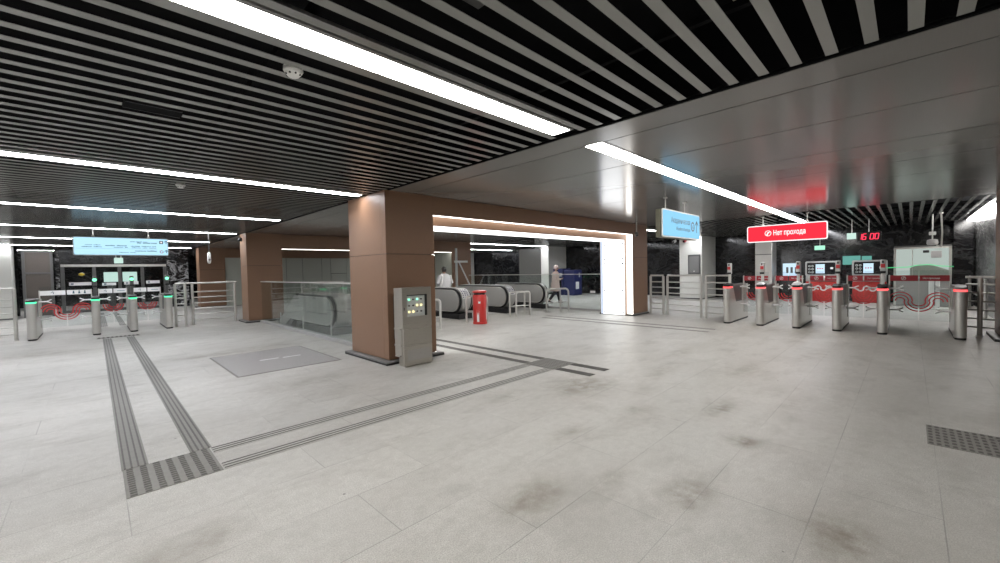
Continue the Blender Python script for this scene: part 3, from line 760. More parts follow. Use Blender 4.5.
# ------------------------------------------------------------------ turnstiles
def icon_no(b, o, u, v, r):
    b.arc(o, u, v, r, r*.22, 0, 2*PI, 20)
    o, u, v = map(Vector, (o, u, v))
    d = (u+v).normalized(); n = (u-v).normalized()
    b.add([o+d*r*.8+n*r*.16, o-d*r*.8+n*r*.16, o-d*r*.8-n*r*.16, o+d*r*.8-n*r*.16], [(0,1,2,3)])
    b.arc(o+v*r*.42, u, v, r*.08, r*.14, 0, 2*PI, 8)
def gate(loc, rot, label, wl, wr, red=True, mast=True, group=None, cap='black'):
    """wl / wr: width of the passage on the local +y / -y side (0 = none)"""
    t = thing('turnstile', label, 'turnstile', (0,0,0), group)
    R, L, H = .083, 1.72, .97
    def stadium(inset, x1):
        r = R-inset; p = [(R-r*math.sin(a), r*math.cos(a)) for a in [PI*i/14 for i in range(15)]]
        return p+[(x1, -r), (x1, r)]
    MB().prism(stadium(.006, L-.01), (0,0,0), X_, Y_, (0,0,.04)).build('plinth', 'black', t)
    MB().prism(stadium(0, .30), (0,0,.04), X_, Y_, (0,0,.87)).build('front_post', 'steel', t)
    MB().prism(stadium(-.003, .24), (0,0,.91), X_, Y_, (0,0,.038)).build('light_band', 'ledred' if red else 'ledgreen', t)
    cb = MB(); pr = stadium(.004, .36)
    n = len(pr); top = [(p[0], p[1], .99+min(.05, p[0]*.12)) for p in pr]
    cb.add([(p[0], p[1], .948) for p in pr]+top, [tuple(range(n-1, -1, -1)), tuple(range(n, 2*n))]+[(i, (i+1) % n, n+(i+1) % n, n+i) for i in range(n)])
    cb.build('cap', cap, t)
    b = MB(); b.box(.30, L, -R+.008, R-.008, .04, .52); b.box(1.50, L, -R+.004, R-.004, .52, H); b.box(1.22, 1.42, -.06, .06, .52, H)
    b.prism([(.30, .52), (.62, .52), (.36, .95), (.30, .95)], (0, -R+.012, 0), X_, Z_, (0, 2*R-.024, 0))
    b.build('housing', 'steel', t, bevel=.006)
    MB().box(.30, 1.5, -.045, .045, .50, .94).build('side_panel', 'darksteel', t, smooth=0)
    MB().box(.32, 1.56, -R+.012, R-.012, .94, .99).build('top_rail', 'darksteel', t, bevel=.008)
    for z in (.915, .45):
        for s, w_ in ((1, wl), (-1, wr)):
            if not w_: continue
            a = MB(); y0 = s*.08; y1 = s*.215
            a.tube([(.95, y0, z), (.95, y1, z)], .017, 8)
            a.tube([(.95, y1, z), (.95, y1+s*.09, z+.05)], .015, 8); a.tube([(.95, y1, z), (.95, y1+s*.09, z-.045)], .015, 8)
            a.build('barrier_arm', 'whitefilm', t)
    if mast:
        m = MB(); m.box(.30, .37, -.028, .028, 1.0, 1.27).build('reader_post', 'white' if red else 'darksteel', t, bevel=.012)
        rd = MB().box(.27, .39, -.042, .042, 1.27, 1.55).build('reader', 'greyfilm' if red else 'darksteel', t, bevel=.014)
        (MB().box(.258, .271, -.034, .034, 1.38, 1.46) if red else MB().tube([(.255, 0, 1.46), (.271, 0, 1.46)], .045, 16)).build('reader_screen', 'redstripe' if red else 'lamp_green', rd, bevel=.003)
        MB().box(.262, .271, -.014, .014, 1.48, 1.53).build('reader_slot', 'black', rd, smooth=0)
        MB().box(.25, .30, -.046, .046, 1.26, 1.31).build('reader_cowl', 'black', rd, bevel=.008)
    for s, w_ in ((1, wl), (-1, wr)):
        if not w_: continue
        ya, yb = s*.075, s*(w_/2-.012); lo, hi = min(ya, yb), max(ya, yb); xw = 1.32
        g = MB().box(xw-.006, xw+.006, lo, hi, .2, 1.30).build('glass_wing', 'clear', t, smooth=0)
        MB().box(xw-.011, xw-.0065, lo, hi, 1.065, 1.19).build('sign_band', 'redband' if red else 'whitefilm', g, smooth=0)
        mb = MB(); xf = xw-.013; mid = (lo+hi)/2
        uu = (0, -1, 0)
        if s == (1 if red else 1) : # wing seen on the left of its passage
            pass
        if s == -1:
            if red: icon_no(mb, (xf, mid, 1.127), uu, Z_, .036)
            else:
                mb.text('↑', (xf, mid, 1.09), uu, Z_, .10, 'C', True)
            mb.build('pictogram', 'whitefilm' if red else 'ink', g, smooth=0)
        else:
            if red: mb.text('Нет прохода', (xf, hi-.05, 1.113), uu, Z_, .042, 'L', True); mb.build('lettering', 'whitefilm', g, smooth=0)
            elif w_ > 1:
                for k in range(3):
                    oc = (xf, mid+(k-1)*.11, 1.127)
                    mb.arc((xf, oc[1], 1.155), uu, Z_, .008, .016, 0, 2*PI, 10)
                    mb.add([(xf, oc[1]-.022, 1.09), (xf, oc[1]+.022, 1.09), (xf, oc[1]+.014, 1.14), (xf, oc[1]-.014, 1.14)], [(0,1,2,3)])
                mb.build('pictogram', 'ink', g, smooth=0)
            else:
                mb.box(xf, xf+.002, mid-.10, mid+.06, 1.115, 1.13); mb.build('lettering', 'inkpale', g, smooth=0)
        st = MB(); V = s; zc = .74; mY = s*w_/2
        uS = (0, s, 0)
        if w_ < 1.0:
            for r in (.085, .145, .205):
                st.arc((xf, mY-s*.012, zc), uS, Z_, r, .024, PI, 1.5*PI, 12)
            for r in (.02, .05):
                pass
        else:
            c1 = w_*.23
            for r in (.075, .135, .195):
                st.arc((xf, s*c1, .62), uS, Z_, r, .024, 0, PI, 18)
                rr = abs(w_/2-(c1+r))
                st.arc((xf, mY-s*.012, .62), uS, Z_, rr, .024, PI, 1.5*PI, 12)
        st.build('stripe', 'redstripe', g, smooth=0)
        MB().box(xw-.02, xw+.02, s*.06, s*.085, .2, 1.2).build('hinge_post', 'steel2', g, smooth=0)
    t.location = loc; t.rotation_euler = (0, 0, rot)
    return t
GR = [3.33, 2.59, 1.86, 1.13, .40, -.68]
GRL = ['leftmost turnstile of the red right-hand row, beside the rail', 'second turnstile from the left in the red right-hand row, white sheet on its cap',
       'third turnstile from the left in the red right-hand row, crumpled sheet on its cap', 'fourth turnstile from the left in the red right-hand row',
       'turnstile on the left of the wide red glass gate', 'rightmost turnstile, without a reader post, next to the right brown pillar']
for i, y in enumerate(GR):
    wl = GR[i-1]-y if i > 0 else 0; wr = y-GR[i+1] if i < 5 else 0
    gate((11.48, y, 0), 0, GRL[i], wl, wr, True, i < 5, 'turnstiles under the red sign', 'grey' if i == 5 else 'black')
GLX = [-1.12, .01, .75, 1.52]
GLL = ['leftmost turnstile of the green left-hand row, next to the rail', 'second turnstile of the green left-hand row, right of the wide gate',
       'third turnstile of the green left-hand row, by the floor strips', 'rightmost turnstile of the green left-hand row']
for i, x in enumerate(GLX):
    wl = x-GLX[i-1] if i > 0 else 0; wr = GLX[i+1]-x if i < 3 else 0
    gate((x, 15.12, 0), PI/2, GLL[i], wl, wr, False, i > 0, 'turnstiles under the pale blue sign', 'black')
b = MB()   # folded white sheets lying on two turnstile caps
for y, h in ((2.59, .03), (1.86, .06)):
    b = MB(); b.prism([(-.09, 0), (.09, 0), (.07, h*.6), (.0, h), (-.06, h*.7)], (11.52, y, 1.008), Y_, Z_, (.16, 0, .025))
    tag(b.build('paper_sheet', 'whitefilm', org=(11.6, y, 1.01)), 'crumpled white sheet on the cap of the %s right-hand turnstile' % ('second' if h < .05 else 'third'), 'paper', 'white sheets on turnstiles')

# ------------------------------------------------------------------ hanging signs
def hangers(t, pts, z):
    for (x, y) in pts:
        h = MB(); h.cyl(x, y, z, CZ, .011, 10); hh = h.build('hanger', 'steel2', t)
        MB().box(x-.035, x+.035, y-.03, y+.03, CZ-.02, CZ).build('bracket', 'steel2', hh, smooth=0)
        MB().box(x-.03, x+.03, y-.025, y+.025, z-.002, z+.05).build('clamp', 'steel2', hh, smooth=0)
# blue sign in the middle: faces -y
t = thing('direction_sign', 'small blue lit sign reading Академическая, hanging from the metal ceiling', 'sign', (8.35, 3.2, CZ))
sx0, sx1, sz0, sz1, sy = 7.45, 9.33, 2.055, 2.58, 3.2
W_, H_ = sx1-sx0, sz1-sz0
MB().prism(rrect(W_, H_, .05), (sx0, sy+.02, sz0), X_, Z_, (0, .02, 0)).build('frame', 'white', t)
MB().box(sx0+.0, sx1-.02, sy+.06, sy+.15, sz0-.01, sz1-.01).build('casing', 'signcase', t, bevel=.01)
MB().box(sx0+.02, sx1-.02, sy+.035, sy+.06, sz0+.02, sz1-.02).build('backplate', 'black', t, smooth=0)
MB().prism(rrect(W_-.05, H_-.05, .035), (sx0+.025, sy+.012, sz0+.025), X_, Z_, (0, .01, 0)).build('face', 'bluesign', t)
b = MB(); yl = sy+.008
b.text('Академическая', (sx0+1.32, yl, sz0+.285), X_, Z_, .145, 'R', True, width=.95)
b.build('lettering', 'ink', t, smooth=0)
b = MB(); b.text('Akademicheskaya', (sx0+1.32, yl, sz0+.15), X_, Z_, .10, 'R', True, width=.72); b.build('lettering', 'ink', t, smooth=0)
b = MB(); oc = (sx0+1.46, yl, sz0+.26)
b.arc(oc, X_, Z_, .085, .035, 0, 2*PI, 28); b.text('16', (oc[0], yl, oc[2]-.045), X_, Z_, .115, 'C', True)
b.build('line_badge', 'ink', t, smooth=0)
b = MB(); ax, az = sx0+1.68, sz0+.14
b.box(ax-.014, ax+.014, yl, yl+.002, az, az+.24)
for s in (-1, 1): b.add([(ax, yl, az+.26), (ax, yl, az+.215), (ax+s*.08, yl, az+.145), (ax+s*.08, yl, az+.185)], [(0,1,2,3)] if s < 0 else [(3,2,1,0)])
b.build('arrow', 'ink', t, smooth=0)
hangers(t, [(7.85, sy+.13), (8.8, sy+.13)], sz1-.02)
# red sign above the right gates: faces -x
t = thing('direction_sign', 'red lit sign reading Нет прохода above the right-hand turnstiles', 'sign', (13.2, 2.37, CZ))
sy0, sy1, sz0, sz1, sxx = 1.47, 3.27, 2.115, 2.575, 13.2
uu = (0, -1, 0); W_, H_ = sy1-sy0, sz1-sz0
MB().prism(rrect(W_, H_, .05), (sxx, sy1, sz0), uu, Z_, (.02, 0, 0)).build('frame', 'whitelit', t)
MB().box(sxx+.02, sxx+.15, sy0+.02, sy1-.02, sz0+.01, sz1-.01).build('casing', 'signcase', t, bevel=.01)
MB().prism(rrect(W_-.05, H_-.05, .035), (sxx-.008, sy1-.025, sz0+.025), uu, Z_, (.01, 0, 0)).build('face', 'redsign', t)
b = MB(); xl = sxx-.012
b.text('Нет прохода', (xl, sy1-.635, sz0+.175), uu, Z_, .19, 'L', True, width=.71); b.build('lettering', 'whitelit', t, smooth=0)
b = MB(); oc = Vector((xl, sy1-.51, sz0+.235)); icon_no(b, oc, uu, Z_, .07)
b.add([oc+Vector((0, .03, -.06)), oc+Vector((0, .01, -.06)), oc+Vector((0, -.012, .025)), oc+Vector((0, .018, .025))], [(0,1,2,3)])
b.build('pictogram', 'whitelit', t, smooth=0)
hangers(t, [(sxx+.08, 1.9), (sxx+.08, 2.9)], sz1-.01)
# long pale blue sign above the left gates: faces -y
t = thing('direction_sign', 'long pale blue lit sign hanging above the left-hand turnstiles', 'sign', (.6, 15.0, CZ))
sx0, sx1, sz0, sz1, sy = -.355, 1.55, 2.10, 2.585, 15.0
W_, H_ = sx1-sx0, sz1-sz0
MB().prism(rrect(W_, H_, .04), (sx0, sy, sz0), X_, Z_, (0, .02, 0)).build('frame', 'greyfilm', t)
MB().box(sx0+.02, sx1-.02, sy+.02, sy+.14, sz0+.01, sz1-.01).build('casing', 'signcase', t, bevel=.01)
MB().prism(rrect(W_-.04, H_-.04, .03), (sx0+.02, sy-.008, sz0+.02), X_, Z_, (0, .01, 0)).build('face', 'palebluesign', t)
b = MB(); yl = sy-.012
def words(b, xr, z, lens, h, gap=.02):
    x = xr
    for l in reversed(lens):
        k = 0; xx = x-l
        while xx < x-.012:
            w_ = .012+.008*random.random(); b.box(xx, min(xx+w_, x), yl, yl+.002, z, z+h*(1. if random.random() < .2 else .72)); xx += w_+.006
        x -= l+gap
words(b, sx0+1.46, sz0+.37, [.10, .13, .10], .022); words(b, sx0+1.66, sz0+.335, [.10, .16, .13], .035)
words(b, sx0+1.64, sz0+.245, [.2, .2, .1], .02); words(b, sx0+1.64, sz0+.205, [.2, .12, .16], .02)
words(b, sx0+1.02, sz0+.25, [.2, .2], .03); words(b, sx0+1.04, sz0+.21, [.2, .06], .02)
words(b, sx0+.52, sz0+.265, [.14, .14], .02); words(b, sx0+.54, sz0+.215, [.2, .16], .022)
words(b, sx0+1.64, sz0+.115, [.24, .2], .032); words(b, sx0+1.2, sz0+.075, [.2, .12], .018)
b.box(sx0+.06, sx0+1.64, yl, yl+.002, sz0+.18, sz0+.183)
b.build('lettering', 'inkpale', t, smooth=0)
b = MB(); b.prism(rrect(.085, .085, .02), (sx0+1.70, yl+.002, sz0+.335), X_, Z_, (0, -.002, 0)); b.build('badge', 'ink', t, smooth=0)
b = MB()
for a, c in ((.025, .0), (0, .025)): pass
b.box(sx0+1.715, sx0+1.77, yl-.003, yl-.001, sz0+.37, sz0+.385); b.box(sx0+1.735, sx0+1.75, yl-.003, yl-.001, sz0+.35, sz0+.405)
b.build('badge_mark', 'whitelit', t, smooth=0)
b = MB(); b.arc((sx0+1.745, yl, sz0+.11), X_, Z_, .034, .014, 0, 2*PI, 20); b.build('line_badge', 'redstripe', t, smooth=0)
b = MB()
for zz in (sz0+.335, sz0+.075):
    ax = sx0+1.85; b.box(ax-.008, ax+.008, yl, yl+.002, zz, zz+.08)
    for s in (-1, 1): b.add([(ax, yl, zz+.09), (ax, yl, zz+.07), (ax+s*.04, yl, zz+.04), (ax+s*.04, yl, zz+.06)], [(0,1,2,3)] if s < 0 else [(3,2,1,0)])
b.build('arrow', 'ink', t, smooth=0)
hangers(t, [(.02, sy+.05), (1.12, sy+.05)], sz1-.01)
b = MB(); tt = thing('exit_sign', 'small pale green lit sign under the long pale blue sign', 'sign', (.49, 15.07, 2.1))
MB().box(.40, .58, 15.04, 15.10, 1.89, 2.04).build('panel', 'mintlit', tt, bevel=.01)
MB().box(.43, .45, 15.06, 15.08, 2.04, 2.108).build('hanger', 'steel2', tt, smooth=0)
MB().box(.53, .55, 15.06, 15.08, 2.04, 2.108).build('hanger', 'steel2', tt, smooth=0)

# ------------------------------------------------------------------ left far end: doors, panels, column
DY = 26.0
b = MB(); b.box(2.58, 3.42, DY-.1, DY+.1, 0, CZ); b.box(-1.16, -1.04, DY-.1, DY+.1, 0, CZ)
struct(b, 'wall_far', 'marble3', smooth=0)
b = MB(); b.box(-1.04, 2.58, DY+.02, DY+.1, 2.14, CZ); b.box(-6, -2.2, DY-.1, DY+.1, 0, CZ); struct(b, 'wall_far', 'marble', smooth=0)
t = thing('glass_door_front', 'steel framed glass doors at the far end behind the left turnstiles', 'door', (.78, DY, 0))
b = MB(); xs = [-.96, .02, .86, 1.66, 2.5]
b.box(xs[0]-.05, xs[-1]+.05, DY-.06, DY+.06, 2.02, 2.13)
fr = b.build('head_frame', 'steel2', t, smooth=0)
for x in xs: MB().box(x-.06, x+.06, DY-.05, DY+.05, 0, 2.02).build('mullion', 'darksteel', t, smooth=0)
for a, c in zip(xs[:-1], xs[1:]):
    MB().box(a+.06, c-.06, DY-.008, DY+.008, .05, 2.02).build('glass_pane', 'clear', t, smooth=0)
    MB().box(a+.06, c-.06, DY-.03, DY+.03, .0, .12).build('kick_rail', 'darksteel', t, smooth=0)
for a, c, z0, z1, m in ((-.78, -.08, 1.2, 1.34, 'whitefilm'), (.26, .72, 1.16, 1.28, 'whitefilm'), (1.0, 1.5, 1.18, 1.32, 'whitefilm'), (1.78, 2.28, 1.2, 1.34, 'whitefilm')):
    pl = MB().box(a, c, DY-.03, DY-.012, z0, z1).build('push_plate', m, t, smooth=0)
    MB().box(a+.06, a+.14, DY-.034, DY-.031, z0+.04, z0+.10).build('plate_mark', 'ink', pl, smooth=0)
MB().lathe(-.38, DY-.02, [(.02, 1.62), (.1, 1.66), (.1, 1.72), (.02, 1.76)], 12).build('warning_sticker', 'yellow', t)
for a, c in ((.33, .82), (.98, 1.5)):
    tt = thing('lit_display', 'mint lit display behind the far glass doors, %s one' % ('left' if a < .5 else 'right'), 'display', ((a+c)/2, 26.6, 1.35), 'mint lit displays behind glass doors')
    MB().box(a, c, 26.6, 26.65, 1.32, 1.78).build('screen', 'mintlit', tt, bevel=.01)
    MB().box(a+.1, c-.1, 26.65, 26.75, 0, 1.6).build('stand', 'darksteel', tt, smooth=0)
t = thing('screen_panel', 'brown grey mesh screen in a steel frame at the far left', 'partition', (-1.6, 24.6, 0))
b = MB()
for x in (-1.95, -1.2): b.box(x-.04, x+.04, 24.55, 24.65, 0, 2.66)
b.box(-1.95, -1.2, 24.56, 24.64, 1.72, 1.79); b.box(-1.95, -1.2, 24.56, 24.64, 2.58, 2.66)
b.build('frame', 'darksteel', t, smooth=0)
MB().box(-1.91, -1.24, 24.59, 24.61, 1.79, 2.58).build('mesh_panel', 'meshpanel', t, smooth=0)
MB().box(-1.91, -1.24, 24.59, 24.61, .05, 1.72).build('mesh_panel', 'meshpanel', t, smooth=0)
def column(x0, x1, y0, y1, label):
    t = thing('clad_column', label, 'column', ((x0+x1)/2, (y0+y1)/2, 0), 'pale clad columns')
    b = MB()
    for za, zb in ((.06, .62), (.625, 1.22), (1.225, CZ)): b.box(x0, x1, y0, y1, za, zb)
    b.build('cladding', 'offwhite', t, smooth=0)
    MB().box(x0+.02, x1-.02, y0+.02, y1-.02, 0, .06).build('base', 'darksteel', t, smooth=0)
    return t
column(-3.8, -2.2, 23.9, 24.9, 'pale column at the far left edge, lit from above')
c1 = column(19.05, 20.85, 6.48, 7.45, 'white column behind the rails, with a dark intercom panel')
column(19.05, 20.8, 15.05, 16.1, 'white column behind the woman in the pink coat')
column(19.05, 20.8, 23.7, 24.7, 'white column at the far end of the right hall')
t = thing('intercom_panel', 'dark grey panel mounted on the white column behind the rails', 'panel', (19.03, 6.8, 1.55))
MB().box(19.015, 19.05, 6.54, 7.07, 1.13, 2.0).build('plate', 'darksteel', t, bevel=.012)
MB().box(19.008, 19.016, 6.60, 7.01, 1.2, 1.93).build('cover', 'grey', t, bevel=.006)
MB().tube([(19.0, 6.8, 1.26), (19.012, 6.8, 1.26)], .03, 12).build('button', 'steel2', t)
for y, l in ((7.62, 'white'), (7.15, 'dark red')):
    t = thing('security_camera', '%s camera under the small blue sign, by the white column' % l, 'security camera', (18.95, y, 2.62))
    MB().tube([(19.05, y, 2.72), (18.95, y, 2.68)], .02, 10).build('bracket', 'steel2', t)
    MB().tube([(19.0, y, 2.66), (18.78, y, 2.60)], .06, 14).build('body', 'white' if l == 'white' else 'redband', t)
    MB().tube([(18.78, y, 2.60), (18.76, y, 2.595)], .045, 14).build('lens', 'blackgloss', t)
    if y < 7.3: continue

# ------------------------------------------------------------------ right hall: machines, booth, clock
def ticket_machine(y0, y1, label):
    t = thing('ticket_machine', label, 'ticket machine', (20.4, (y0+y1)/2, 0), 'red and grey ticket machines')
    xf = 20.25; uu = (0, -1, 0)
    MB().box(xf+.05, 20.88, y0+.02, y1-.02, .0, .78).build('lower_body', 'red', t, bevel=.02)
    b = MB()
    for k in range(4):
        yc = y1-.25-k*.17
        b.arc((xf+.046, yc, .52), uu, Z_, .085, .05, 0 if k % 2 else PI, PI if k % 2 else 2*PI, 10)
    b.build('ribbon_motif', 'whitefilm', t, smooth=0)
    MB().box(xf+.08, 20.88, y0+.02, y1-.02, .78, 1.0).build('counter', 'grate', t, bevel=.02)
    MB().box(xf-.02, xf+.1, y0+.1, y1-.1, .84, .98).build('coin_tray', 'steel', t, bevel=.02)
    hd = MB(); hd.prism(rrect(y1-y0, .58, .06), (xf+.1, y1, 1.0), uu, Z_, (.5, 0, 0)).build('head', 'grate', t, bevel=.01)
    MB().prism(rrect(y1-y0-.12, .46, .04), (xf+.085, y1-.06, 1.06), uu, Z_, (.02, 0, 0)).build('fascia', 'blackgloss', t)
    s = MB().box(xf+.07, xf+.086, (y0+y1)/2-.12, (y0+y1)/2+.16, 1.10, 1.46).build('screen', 'screen', t, smooth=0)
    b = MB()
    for k in range(3): b.box(xf+.066, xf+.069, (y0+y1)/2-.07+k*.07, (y0+y1)/2-.03+k*.07, 1.27, 1.31)
    b.build('screen_buttons', 'redstripe', s, smooth=0)
    b = MB()
    for k in range(3):
        for j in range(2): b.arc((xf+.08, y1-.14-.1*j, 1.15+.12*k), uu, Z_, .03, .02, 0, 2*PI, 12)
    b.build('payment_marks', 'greyfilm', t, smooth=0)
    MB().box(xf+.06, xf+.086, y0+.12, y0+.2, 1.26, 1.34).build('card_reader', 'whitefilm', t, smooth=0)
ticket_machine(1.98, 2.98, 'red ticket machine left of the other one, against the dark wall')
ticket_machine(.58, 1.55, 'red ticket machine right of the other one, under the teal plates')
t = thing('wall_screen', 'white lit notice screen on the dark wall left of the ticket machines', 'screen', (20.7, 3.5, 1.3))
MB().box(20.7, 20.9, 3.22, 3.8, 1.0, 1.52).build('panel', 'screen', t, bevel=.01)
b = MB()
for k in range(3): b.box(20.69, 20.699, 3.30+k*.15, 3.38+k*.15, 1.12, 1.36)
b.build('notice_marks', 'darksteel', t, smooth=0)
MB().box(20.84, 20.9, 3.18, 3.84, .96, 1.56).build('frame', 'darksteel', t, bevel=.01)
t = thing('wall_plates', 'pair of teal lit plates on the dark wall between the ticket machines', 'plate', (20.8, 1.4, 1.55))
MB().box(20.8, 20.9, 1.34, 1.86, 1.42, 1.76).build('plate', 'teallit', t, bevel=.01)
MB().box(20.8, 20.9, 1.02, 1.30, 1.45, 1.74).build('plate', 'teallit', t, bevel=.01)
t = thing('exit_sign', 'green exit sign hanging right of the red sign', 'sign', (17.0, 2.1, CZ))
MB().box(17.0, 17.06, 1.97, 2.24, 1.94, 2.08).build('panel', 'exitlit', t, bevel=.008)
MB().cyl(17.03, 2.1, 2.08, CZ, .008, 8).build('hanger', 'steel2', t)
t = thing('exit_sign', 'small white lit sign hanging beside the red clock digits', 'sign', (17.0, 1.3, CZ))
MB().box(17.0, 17.06, 1.2, 1.42, 2.24, 2.43).build('panel', 'mintlit', t, bevel=.008)
MB().cyl(17.03, 1.3, 2.43, CZ, .008, 8).build('hanger', 'steel2', t)
t = thing('digital_clock', 'digital clock with red digits 16 00 hanging by the white lit sign', 'clock', (17.0, .9, CZ))
MB().box(17.01, 17.09, .62, 1.17, 2.16, 2.44).build('case', 'black', t, bevel=.01)
b = MB(); uu = (0, -1, 0)
def seg7(b, ch, y, z, w_, h):
    S = {'1': 'bc', '6': 'acdefg', '0': 'abcdef'}[ch]; k = .022
    sl = .12*h
    def pt(a, c): return (17.0, y-a*w_-c*sl, z+c*h)
    segs = {'a': ((0,1),(1,1)), 'b': ((1,1),(1,.5)), 'c': ((1,.5),(1,0)), 'd': ((0,0),(1,0)), 'e': ((0,.5),(0,0)), 'f': ((0,1),(0,.5)), 'g': ((0,.5),(1,.5))}
    for s_ in S:
        p, q = pt(*segs[s_][0]), pt(*segs[s_][1]); b.tube([p, q], .0095, 6)
for ch, y in (('1', 1.155), ('6', 1.05), ('0', .875), ('0', .765)): seg7(b, ch, y, 2.21, .075, .17)
b.build('digits', 'leddig', t)
MB().cyl(17.05, .9, 2.44, CZ, .01, 8).build('hanger', 'steel2', t)
# ticket booth
t = thing('ticket_booth', 'lit glass ticket booth behind the wide red gate', 'booth', (20.0, -.3, 0))
bx0, bx1, by0, by1, bz = 19.3, 20.85, -.93, .38, 1.97
MB().box(bx0, bx1, by0, by1, .02, .95).build('base_wall', 'wallgrey', t, smooth=0)
MB().box(bx0+.55, bx1, by0+.03, by1-.03, .96, bz-.05).build('lit_back', 'boothlit', t, smooth=0)
fr = MB()
for y in (by0+.02, by1-.02): fr.box(bx0-.02, bx0+.05, y-.03, y+.03, 0, bz)
fr.box(bx0-.02, bx0+.05, by0, by1, bz-.06, bz); fr.box(bx0-.02, bx0+.05, by0, by1, .93, .97); fr.box(bx0-.01, bx0+.03, -.07, -.05, .97, bz)
fr.build('frame', 'steel2', t, smooth=0)
MB().box(bx0, bx0+.012, by0+.05, by1-.05, .97, bz-.06).build('glass_pane', 'clear', t, smooth=0)
MB().box(bx0-.02, bx1, by0, by1, bz, bz+.05).build('roof', 'darksteel', t, smooth=0)
MB().tube([(bx0-.03, .62, 1.29), (bx0-.03, .38, 1.30), (bx0-.03, .05, 1.31), (bx0-.03, -.2, 1.37), (bx0-.03, -.45, 1.38), (bx0-.03, -.7, 1.33), (bx0-.03, -.98, 1.31)], .012, 8).build('led_reflection', 'green_reflection', t)  # glowing tube stands in for an LED stripe reflected in the glass
MB().box(bx0-.06, bx0-.02, -.72, -.48, 1.6, 1.82).build('intercom', 'grate', t, bevel=.01)
MB().box(bx0-.06, bx0-.02, -.44, -.30, 1.77, 1.85).build('number_plate', 'black', t, bevel=.006)
MB().prism([(-.7, 0), (.2, 0), (.2, .3), (0, .42), (-.3, .40), (-.7, .22)], (bx0+.35, -.2, .97), Y_, Z_, (.03, 0, 0)).build('desk_screen', 'palepanel', t)
t = thing('metal_detector_post', 'white post with wide base plate in front of the lit booth', 'post', (18.6, -.55, 0))
MB().box(18.3, 18.9, -.85, -.3, 0, .03).build('base_plate', 'white', t, bevel=.008)
MB().box(18.5, 18.7, -.66, -.42, .03, 1.05).build('column', 'white', t, bevel=.02)
MB().box(18.48, 18.5, -.56, -.54, .1, 1.0).build('groove', 'grey', t, smooth=0)
t = thing('overhead_camera', 'grey camera on a pole hanging above the ticket booth', 'security camera', (17.0, -.45, CZ))
MB().cyl(17.0, -.45, 2.1, CZ, .016, 10).build('pole', 'steel2', t)
MB().box(16.92, 17.1, -.52, -.38, 2.24, 2.33).build('junction_box', 'white', t, bevel=.01)
MB().lathe(17.0, -.45, [(.05, 2.12), (.11, 2.1), (.12, 2.0), (.1, 1.96), (.02, 1.95)], 18).build('housing', 'grate', t)
t = thing('cable_duct', 'thin slanting pale pipe from the ceiling to the booth', 'pipe', (16.8, -.62, CZ))
MB().tube([(16.6, -.60, CZ), (17.0, -.64, 2.3), (17.4, -.64, 1.9), (18.9, -.6, 1.98)], .018, 10).build('pipe', 'steel2', t)
MB().cyl(16.6, -.6, CZ-.03, CZ, .04, 12).build('flange', 'steel2', t)
t = thing('steel_column', 'stainless clad column below the red sign', 'column', (20.3, 4.35, 0))
MB().box(20.0, 20.85, 4.05, 4.66, 0, CZ).build('cladding', 'steel', t, bevel=.02)
MB().box(19.985, 20.0, 4.06, 4.65, 1.9, 1.93).build('seam', 'darksteel', t, smooth=0)
t = thing('marble_pier', 'dark pier at the corner right of the lit booth', 'pier', (20.6, -1.2, 0))
MB().box(20.2, 20.88, -1.45, -1.02, .1, CZ).build('cladding', 'marble', t, smooth=0)
MB().box(20.18, 20.88, -1.46, -1.0, 0, .1).build('base', 'darksteel', t, smooth=0)
rail((16.0, -1.36), (20.0, -1.36), .98, 'handrail along the grey marble wall at right', (0., 1.), bars=(.5,))
# behind the portal, right hall
t = thing('vending_kiosk', 'navy blue kiosk with a white notice behind the woman', 'kiosk', (19.1, 13.8, 0))
MB().box(18.75, 19.5, 13.05, 13.75, 0, 1.42).build('body', 'navy', t, bevel=.03)
MB().box(18.75, 19.5, 13.8, 14.5, 0, 1.5).build('body', 'navy', t, bevel=.03)
MB().box(18.74, 18.752, 13.88, 14.42, 1.05, 1.25).build('screen', 'grate', t, smooth=0)
for y in (14.0, 14.3): MB().box(18.738, 18.752, y-.07, y+.07, .45, .9).build('recess', 'blackgloss', t, smooth=0)
MB().box(18.9, 19.2, 13.04, 13.05, .35, .75).build('notice', 'whitefilm', t, smooth=0)
MB().box(19.2, 19.3, 13.03, 13.05, 1.0, 1.25).build('side_screen', 'greyfilm', t, smooth=0)
t = thing('display_board', 'tall dark grey board with rounded corners behind the far balustrade', 'board', (13.6, 11.4, 0))
uu = Vector((1, -1, 0)).normalized()
bo = Vector((12.75, 11.9, 0))
MB().prism(rrect(.9, 2.3, .09), bo+uu*.2+Vector((0, 0, .06)), uu, Z_, Vector((.06, .06, 0))).build('panel', 'grey', t)
MB().prism(rrect(.95, 2.36, .1), bo+uu*.2+Vector((.05, .05, .03))-uu*.025, uu, Z_, Vector((.03, .03, 0))).build('rim', 'black', t)
for q in (.35, .9):
    p = bo+uu*q; MB().box(p.x-.05, p.x+.25, p.y-.05, p.y+.25, 0, .06).build('foot', 'darksteel', t, smooth=0)

